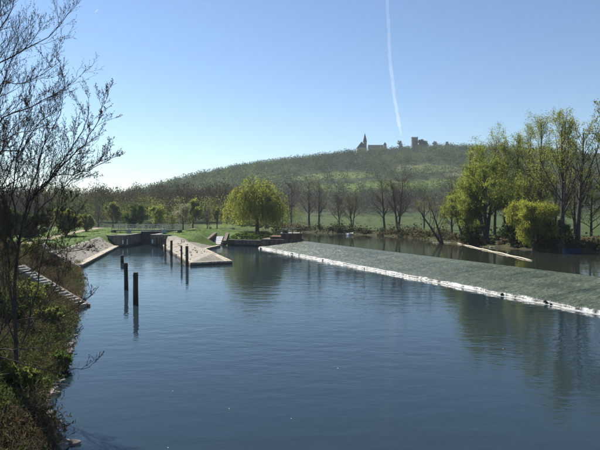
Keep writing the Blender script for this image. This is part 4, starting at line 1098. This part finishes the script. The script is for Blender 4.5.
# ------------------------------------------------------------------ scrub along the far bank
def clumps(x, y, z, hgt, wid, k, size, cols, rg, name, label, cat, mt, vert=0.0):
    n_ = len(x); K = n_ * k
    c = norm(rg.normal(size=(n_, k, 3))) * (rg.random((n_, k, 1)) ** 0.45)
    c[..., 0] *= wid[:, None]; c[..., 1] *= wid[:, None]; c[..., 2] = (c[..., 2] * 0.5 + 0.5) * hgt[:, None]
    # lumpy outline
    c[..., :2] *= (0.75 + 0.5 * rg.random((n_, k, 1)))
    p = (c + np.stack([x, y, z], 1)[:, None]).reshape(K, 3)
    d = norm(rg.normal(size=(K, 3)) + np.array([0, 0, vert])); b = norm(np.cross(d, rg.normal(size=(K, 3))))
    s = (np.repeat(size, k) * (0.5 + rg.random(K)))[:, None]
    wv = 0.5 if vert == 0 else (0.14 if vert > 1.2 and k > 200 else 0.28)
    V = np.stack([p - d * s * 0.5, p + b * s * wv, p + d * s * 0.6, p - b * s * wv], 1).reshape(-1, 3)
    C_ = np.repeat(cols, k * 4, axis=0)
    return link(name, new_mesh(name, V, np.arange(K * 4).reshape(K, 4), mats=[mt], col=C_), kind='stuff', label=label, category=cat)
n_ = 420
seg = np.array([(-20, 170.5), (-5, 155), (2.7, 142), (12.5, 133), (22.9, 121), (27.6, 106), (29.2, 97), (31.8, 88.6), (38, 80.8), (44, 75.9), (61, 65), (79, 41)])
dl = np.concatenate([[0], np.cumsum(np.linalg.norm(np.diff(seg, axis=0), axis=1))]); tt = rg.random(n_) * dl[-1]
x = np.interp(tt, dl, seg[:, 0]) + 0.6 + rg.normal(0, 0.7, n_); y = np.interp(tt, dl, seg[:, 1]) + 0.6 + rg.normal(0, 0.7, n_)
hgt = 0.4 + 2.2 * rg.random(n_) ** 3; hgt += 1.2 * np.exp(-((x - 27) / 4.0) ** 2) * rg.random(n_) + 1.6 * np.exp(-((x - 8) / 5.0) ** 2) * rg.random(n_)
cols = np.array([(0.08, 0.068, 0.042), (0.05, 0.055, 0.028), (0.12, 0.095, 0.06), (0.06, 0.075, 0.028)])[rg.integers(0, 4, n_)]
clumps(x, y, height(x, y) - 0.1, hgt, 0.5 + hgt * 0.5, 46, np.full(n_, 0.3), cols, rg, 'far_bank_scrub', 'dark low scrub lining the far shore of the upper water', 'scrub', T_FAR)
n_ = 80; y = 150 + 210 * rg.random(n_); pxv = 285 + 340 * rg.random(n_); x = (pxv - 300) / F * y; ok = sdist(UP, x, y) > 6; x, y = x[ok], y[ok]
hgt = 0.5 + 2.6 * rg.random(len(x)) ** 2.5
clumps(x, y, height(x, y) - 0.1, hgt, 0.4 + hgt * 0.5, 120, 0.08 + hgt * 0.05, np.array([(0.07, 0.06, 0.04), (0.06, 0.07, 0.03), (0.1, 0.085, 0.05)])[rg.integers(0, 3, len(x))], rg, 'meadow_scrub', 'scattered low brown scrub on the meadow across the river', 'scrub', T_FAR, 0.4)
# dry grass strip by the poplars
n_ = 500; x = 36 + 20 * rg.random(n_); y = 84 + 9 * rg.random(n_) - (x - 40) * 0.45; ok = sdist(UP, x, y) > 1.5; x, y = x[ok], y[ok]
clumps(x, y, height(x, y) - 0.05, np.full(len(x), 0.7), np.full(len(x), 0.5), 24, np.full(len(x), 0.5), np.tile(np.array([[0.17, 0.15, 0.07]]), (len(x), 1)), rg, 'dry_grass', 'pale dry grass strip under the tall poplars', 'grass', T_FAR, 1.5)
# island shore weeds
n_ = 160; x = -17 + 13 * rg.random(n_); y = 113 + 5 * rg.random(n_); ok = (sdist(LOW, x, y) > 0.4) & (sdist(UP, x, y) > 0.5); x, y = x[ok], y[ok]
clumps(x, y, height(x, y) - 0.05, np.full(len(x), 0.5), np.full(len(x), 0.6), 30, np.full(len(x), 0.28), np.array([(0.055, 0.09, 0.02), (0.045, 0.05, 0.022), (0.08, 0.12, 0.03)])[rg.integers(0, 3, len(x))], rg, 'island_weeds', 'green weeds along the island shore below the willow', 'weeds', T_FAR, 0.8)

# grass on the lawns by the lock, weeds in the paving
n_ = 5200; y = 74 + 75 * rg.random(n_); x = -62 + 56 * rg.random(n_)
ok = (sdist(LOW, x, y) > 4.3) & (sdist(UP, x, y) > 1) & (sdist(LOCK, x, y) > 2.6) & (np.abs(x + 0.21 * (y - 70) + 41.5 + 0.8 * np.sin(y * 0.06)) > 1.4); x, y = x[ok], y[ok]
clumps(x, y, height(x, y) - 0.05, 0.06 + 0.16 * rg.random(len(x)) ** 2, np.full(len(x), 0.45), 12, np.full(len(x), 0.14), np.array([(0.1, 0.16, 0.034), (0.085, 0.14, 0.03), (0.13, 0.16, 0.05)])[rg.integers(0, 3, len(x))], rg, 'lawn_grass', 'uneven spring grass on the lawns beside the lock', 'grass', T_FAR, 1.1)
tw_ = []
for i in range(90):
    if i < 55: c_ = T0 + (T1 - T0) * rg.random() + tno * (0.7 + 2.9 * rg.random() ** 0.6); dd_ = np.dot(c_ - T0, tno); tw_.append((c_[0], c_[1], 0.42 + (dd_ - 0.55) * 0.6))
    else:
        f_ = rg.random(); g_ = rg.random() ** 1.5; p_ = np.array([-15.35, 74.0]) * (1 - f_) + np.array([-29.6, 111.2]) * f_; q_ = np.array([-14, 80.5]) * (1 - f_) + np.array([-24.2, 104]) * f_
        tw_.append((*(p_ * (1 - g_) + q_ * g_), 0.4 + g_ * (0.75 + 0.75 * f_)))
tw_ = np.array(tw_)
clumps(tw_[:, 0], tw_[:, 1], tw_[:, 2] - 0.05, 0.1 + 0.25 * rg.random(90), 0.12 + 0.25 * rg.random(90), 14, np.full(90, 0.16), np.array([(0.07, 0.1, 0.026), (0.1, 0.1, 0.045)])[rg.integers(0, 2, 90)], rg, 'paving_weeds', 'small weeds growing from the joints of the paved slopes', 'weeds', T_FAR, 0.8)

# ------------------------------------------------------------------ woods
def wood(name, label, x, y, hr, wr, k, size, pal, seed, vert=0.0):
    rg = np.random.default_rng(seed)
    n_ = len(x); h = hr[0] + (hr[1] - hr[0]) * rg.random(n_); w = h * (wr[0] + (wr[1] - wr[0]) * rg.random(n_))
    pn = fbm(x * 0.02 + seed, y * 0.02); idx = np.clip(((pn - 0.25) * 2 * len(pal) + rg.normal(0, 0.7, n_)).astype(int), 0, len(pal) - 1)
    cols = np.array(pal)[idx] * (0.6 + 0.8 * rg.random((n_, 1)))
    clumps(x, y, height(x, y) + h * 0.08, h, w, k, h * size, cols, rg, name, label, 'wood', T_FAR, vert)
rgw = np.random.default_rng(9)
# left lowland wood behind the lock
n_ = 420; y = 205 + 150 * rgw.random(n_) ** 1.2; pxv = -60 + 330 * rgw.random(n_); x = (pxv - 300) / F * y
ok = sdist(UP, x, y) > 3; x, y = x[ok], y[ok]
wood('lowland_wood', 'brown leafless wood behind the lock', x, y, (10, 17), (0.24, 0.38), 560, 0.06, [(0.04, 0.034, 0.026), (0.05, 0.04, 0.03), (0.06, 0.05, 0.035), (0.055, 0.06, 0.028), (0.07, 0.085, 0.03)], 3, 1.4)
n_ = 250; y = 188 + 38 * rgw.random(n_); pxv = 50 + 250 * rgw.random(n_); x = (pxv - 300) / F * y
ok = sdist(UP, x, y) > 2; x, y = x[ok], y[ok]
wood('orchard_belt', 'mixed belt of low olive and brown trees behind the river bend', x, y, (4.5, 11), (0.28, 0.46), 330, 0.045, [(0.08, 0.07, 0.05), (0.09, 0.1, 0.045), (0.11, 0.14, 0.05), (0.12, 0.15, 0.05), (0.15, 0.17, 0.06)], 6, 0.5)
# hedge and copses at the foot of the hill
n_ = 850; y = 372 + 88 * rgw.random(n_); x = -230 + 640 * rgw.random(n_)
fm = field_mask(x, y); ok = fm < 0; x, y = x[ok], y[ok]
wood('hillfoot_wood', 'dark brown hedge and copses along the foot of the hill', x, y, (7, 13), (0.3, 0.5), 150, 0.06, [(0.035, 0.03, 0.026), (0.042, 0.036, 0.03), (0.045, 0.042, 0.03), (0.04, 0.048, 0.026)], 4, 1.0)
# hillside
n_ = 9800; y = 450 + 440 * rgw.random(n_); x = -330 + 980 * rgw.random(n_)
fm = field_mask(x, y); ok = (fm < 0) & (land(x, y) > 6); x, y = x[ok], y[ok]
wood('hillside_wood', 'hazy mixed wood of grey brown and fresh green trees covering the hill', x, y, (6, 13), (0.4, 0.62), 66, 0.08,
     [(0.045, 0.062, 0.032), (0.062, 0.06, 0.04), (0.055, 0.08, 0.033), (0.07, 0.1, 0.035), (0.095, 0.14, 0.042), (0.065, 0.075, 0.042)], 5)

# ------------------------------------------------------------------ church, castle buildings and tower on the hill
def hill_at(p, D):
    x = at(p, D); return x, D, hz(x, D)
DH = 800.0
x, y, z = hill_at(363, DH)
zb = CAMZ + (HY - 153.0) / F * DH - 1.5
ch = thing('hill_church', 'small church with sharp dark spire on the hill top', 'church', (x, y, zb))
def gable(w, d, h, rh, name_w, name_r, off, parent, mw, mr_):
    ox, oy = off
    MB().box(ox - w / 2, ox + w / 2, oy - d / 2, oy + d / 2, 0, h).build(name_w, mw, parent)
    e = 0.5
    MB().add([(ox - w / 2 - e, oy - d / 2 - e, h + 0.01), (ox + w / 2 + e, oy - d / 2 - e, h + 0.01), (ox + w / 2 + e, oy + d / 2 + e, h + 0.01), (ox - w / 2 - e, oy + d / 2 + e, h + 0.01),
              (ox, oy - d / 2 - e, h + rh), (ox, oy + d / 2 + e, h + rh)], [(3, 2, 1, 0), (0, 1, 4), (2, 3, 5), (1, 2, 5, 4), (3, 0, 4, 5)]).build(name_r, mr_, parent)
gable(13, 26, 8.5, 9.0, 'nave_wall', 'nave_roof', (-3.5, 4), ch, M_PLASTER, M_SLATE)
MB().add([(-10.0, -9.2, 8.4), (3.0, -9.2, 8.4), (-3.5, -9.2, 17.0), (-10.0, -8.7, 8.4), (3.0, -8.7, 8.4), (-3.5, -8.7, 17.0)], [(0, 1, 2), (5, 4, 3), (0, 3, 4, 1), (1, 4, 5, 2), (2, 5, 3, 0)]).build('gable_wall', M_PLASTER, ch)
MB().box(-0.5, 4.5, -6, -1, 0, 17.5).build('tower_wall', M_PLASTER, ch)
MB().add([(-0.9, -6.4, 17.51), (4.9, -6.4, 17.51), (4.9, -0.6, 17.51), (-0.9, -0.6, 17.51), (2, -3.5, 31.5)], [(3, 2, 1, 0), (0, 1, 4), (1, 2, 4), (2, 3, 4), (3, 0, 4)]).build('spire', M_SLATE, ch)
for (wx_, wz) in ((-7, 4.5), (-3.5, 4.5), (-3.5, 11.5)):
    MB().box(wx_ - 0.6, wx_ + 0.6, -9.3, -9.21, wz - 1.3, wz + 1.3).build('window', M_WINDOW, ch)
MB().box(1.3, 2.7, -6.1, -6.01, 13, 16).build('belfry_window', M_WINDOW, ch)
x, y, z = hill_at(377, DH + 8)
cb = thing('castle_range', 'long low castle building with small end turret right of the church', 'building', (x, y, zb))
MB().box(-14, 12, -5, 5, 0, 9.5).build('wall', M_PLASTER, cb)
MB().add([(-14.4, -5.4, 9.51), (12.4, -5.4, 9.51), (12.4, 5.4, 9.51), (-14.4, 5.4, 9.51), (-14.4, 0, 14.5), (12.4, 0, 14.5)], [(3, 2, 1, 0), (0, 1, 5, 4), (2, 3, 4, 5), (1, 2, 5), (3, 0, 4)]).build('roof', M_SLATE, cb)
MB().box(8.5, 13, -7.5, -5.45, 0, 14).build('turret_wall', M_PLASTER, cb)
MB().add([(8.2, -7.8, 14.01), (13.3, -7.8, 14.01), (13.3, -5.2, 14.01), (8.2, -5.2, 14.01), (10.7, -6.5, 18)], [(3, 2, 1, 0), (0, 1, 4), (1, 2, 4), (2, 3, 4), (3, 0, 4)]).build('turret_roof', M_SLATE, cb)
for i in range(6):
    MB().box(-12 + i * 3.4, -10.9 + i * 3.4, -5.1, -5.01, 5.2, 7.2).build('window', M_WINDOW, cb)
x, y, z = hill_at(414, DH)
tw = thing('castle_tower', 'square ruined stone tower standing on the hill skyline', 'tower', (x, y, CAMZ + (HY - 150) / F * DH - 3))
MB().box(-4.4, 4.4, -3.4, 3.4, 0, 20.5).build('wall', M_TOWER, tw)
for i, (a, b) in enumerate(((-4.4, -3.0), (-1.8, -0.6), (0.6, 1.8), (3.1, 4.4))):
    MB().box(a, b, -3.4, -2.5, 20.503, 22.2 + 0.3 * (i % 2)).build('merlon', M_TOWER, tw)
    MB().box(a, b, 2.5, 3.4, 20.503, 22.3).build('merlon', M_TOWER, tw)
MB().box(-0.4, 0.4, -3.5, -3.41, 14, 16.5).build('window', M_WINDOW, tw)
tree('ivy_tree', 'dark ivy clad tree leaning against the ruined tower on the hill', at(421.5, DH), DH - 2, 'r', 501, 22, trunkf=0.7, r=0.5, leaf=L_IVY, per=22, size=0.9, jit=0.8, c1=14, t1=0.15, l1=0.6, c2=5, c3=4, minr=0.08, z=tw.location[2])
for i, (p_, h_, lb) in enumerate(((399, 17, 'bare rounded tree on the skyline left of the tower'), (434, 17, 'bare tree on the skyline just right of the tower'), (447, 16, 'bare tree on the skyline farther right of the tower'))):
    tree('skyline_tree', lb, at(p_, DH), DH, 'b', 510 + i, h_, group='bare trees on the hill skyline', r=0.4, c1=14, a1=0.9, l1=0.5, c2=6, c3=5, minr=0.07, twig=M_TWIG, leaf=L_BUD, per=3, size=0.5, jit=0.3, z=tw.location[2] - 1 + 0.0)

# ------------------------------------------------------------------ flecks drifting on the water
rgf = np.random.default_rng(8); V = []
for i in range(9):
    D = 17 + 60 * rgf.random() ** 1.4; p_ = 90 + 420 * rgf.random(); X = at(p_, D); a = rgf.random() * 3.1; r_ = 0.015 + 0.03 * rgf.random() ** 2
    for k_ in range(4):
        V.append((X + r_ * (1.6 if k_ % 2 else 0.7) * math.cos(a + k_ * 1.57), D + r_ * (1.6 if k_ % 2 else 0.7) * math.sin(a + k_ * 1.57), 0.006 + 0.01 * (k_ == 1)))
link('drifting_flecks', new_mesh('drifting_flecks', np.array(V), np.arange(len(V)).reshape(-1, 4), mats=[M_WHITE]), kind='stuff', label='white flecks drifting on the lower water', category='flecks')

# ------------------------------------------------------------------ haze and contrails
def m_volume(name, dens, col, g):
    m, nt, out = mat(name)
    p = N(nt, 'VolumePrincipled'); p.inputs['Density'].default_value = dens; p.inputs['Color'].default_value = (*col, 1); p.inputs['Anisotropy'].default_value = g
    nt.links.new(p.outputs[0], out.inputs['Volume'])
    return m
MB().box(-1500, 1500, -400, 2000, -3, 150).build('haze', m_volume('haze_air', 0.00013, (0.74, 0.88, 1.0), 0.2), None, kind='stuff', label='thin bluish spring haze over the valley', category='haze')

def contrail(label, pts, rads_, dens, seed):
    r = np.random.default_rng(seed)
    pts = resample(np.array(pts, float), len(rads_)); pts[:, 0] += r.normal(0, 0.08, len(pts)) * rads_
    pts[:, 2] += r.normal(0, 0.12, len(pts)) * rads_
    rads_ = rads_ * (0.8 + 0.4 * r.random(len(pts)))
    me = MB().tube(pts - pts[0], rads_, 12)
    t = link('contrail', None, None, tuple(pts[0]), label=label, category='contrail')
    me.build('vapour', m_volume('contrail_vapour', dens, (1, 1, 1), 0.55), t, smooth=True)
def skyp(p, q, H):
    D = (H - CAMZ) * F / (HY - q); return ((p - 300) / F * D, D, H)
CR = np.linspace(17, 62, 60); CR[-14:] *= np.linspace(1, 0.15, 14)
contrail('long white aircraft contrail rising from the hill into the sky', [skyp(385, -60, 2500), skyp(386, 0, 2500), skyp(389, 60, 2500), skyp(394, 100, 2500), skyp(401, 138, 2500)], CR, 0.0005, 4)
contrail('tiny white aircraft streak high in the sky at upper left', [skyp(97, 15.5, 2500), skyp(102, 10.5, 2500)], np.array([2, 6, 8, 7, 5, 2.0]), 0.0022, 5)
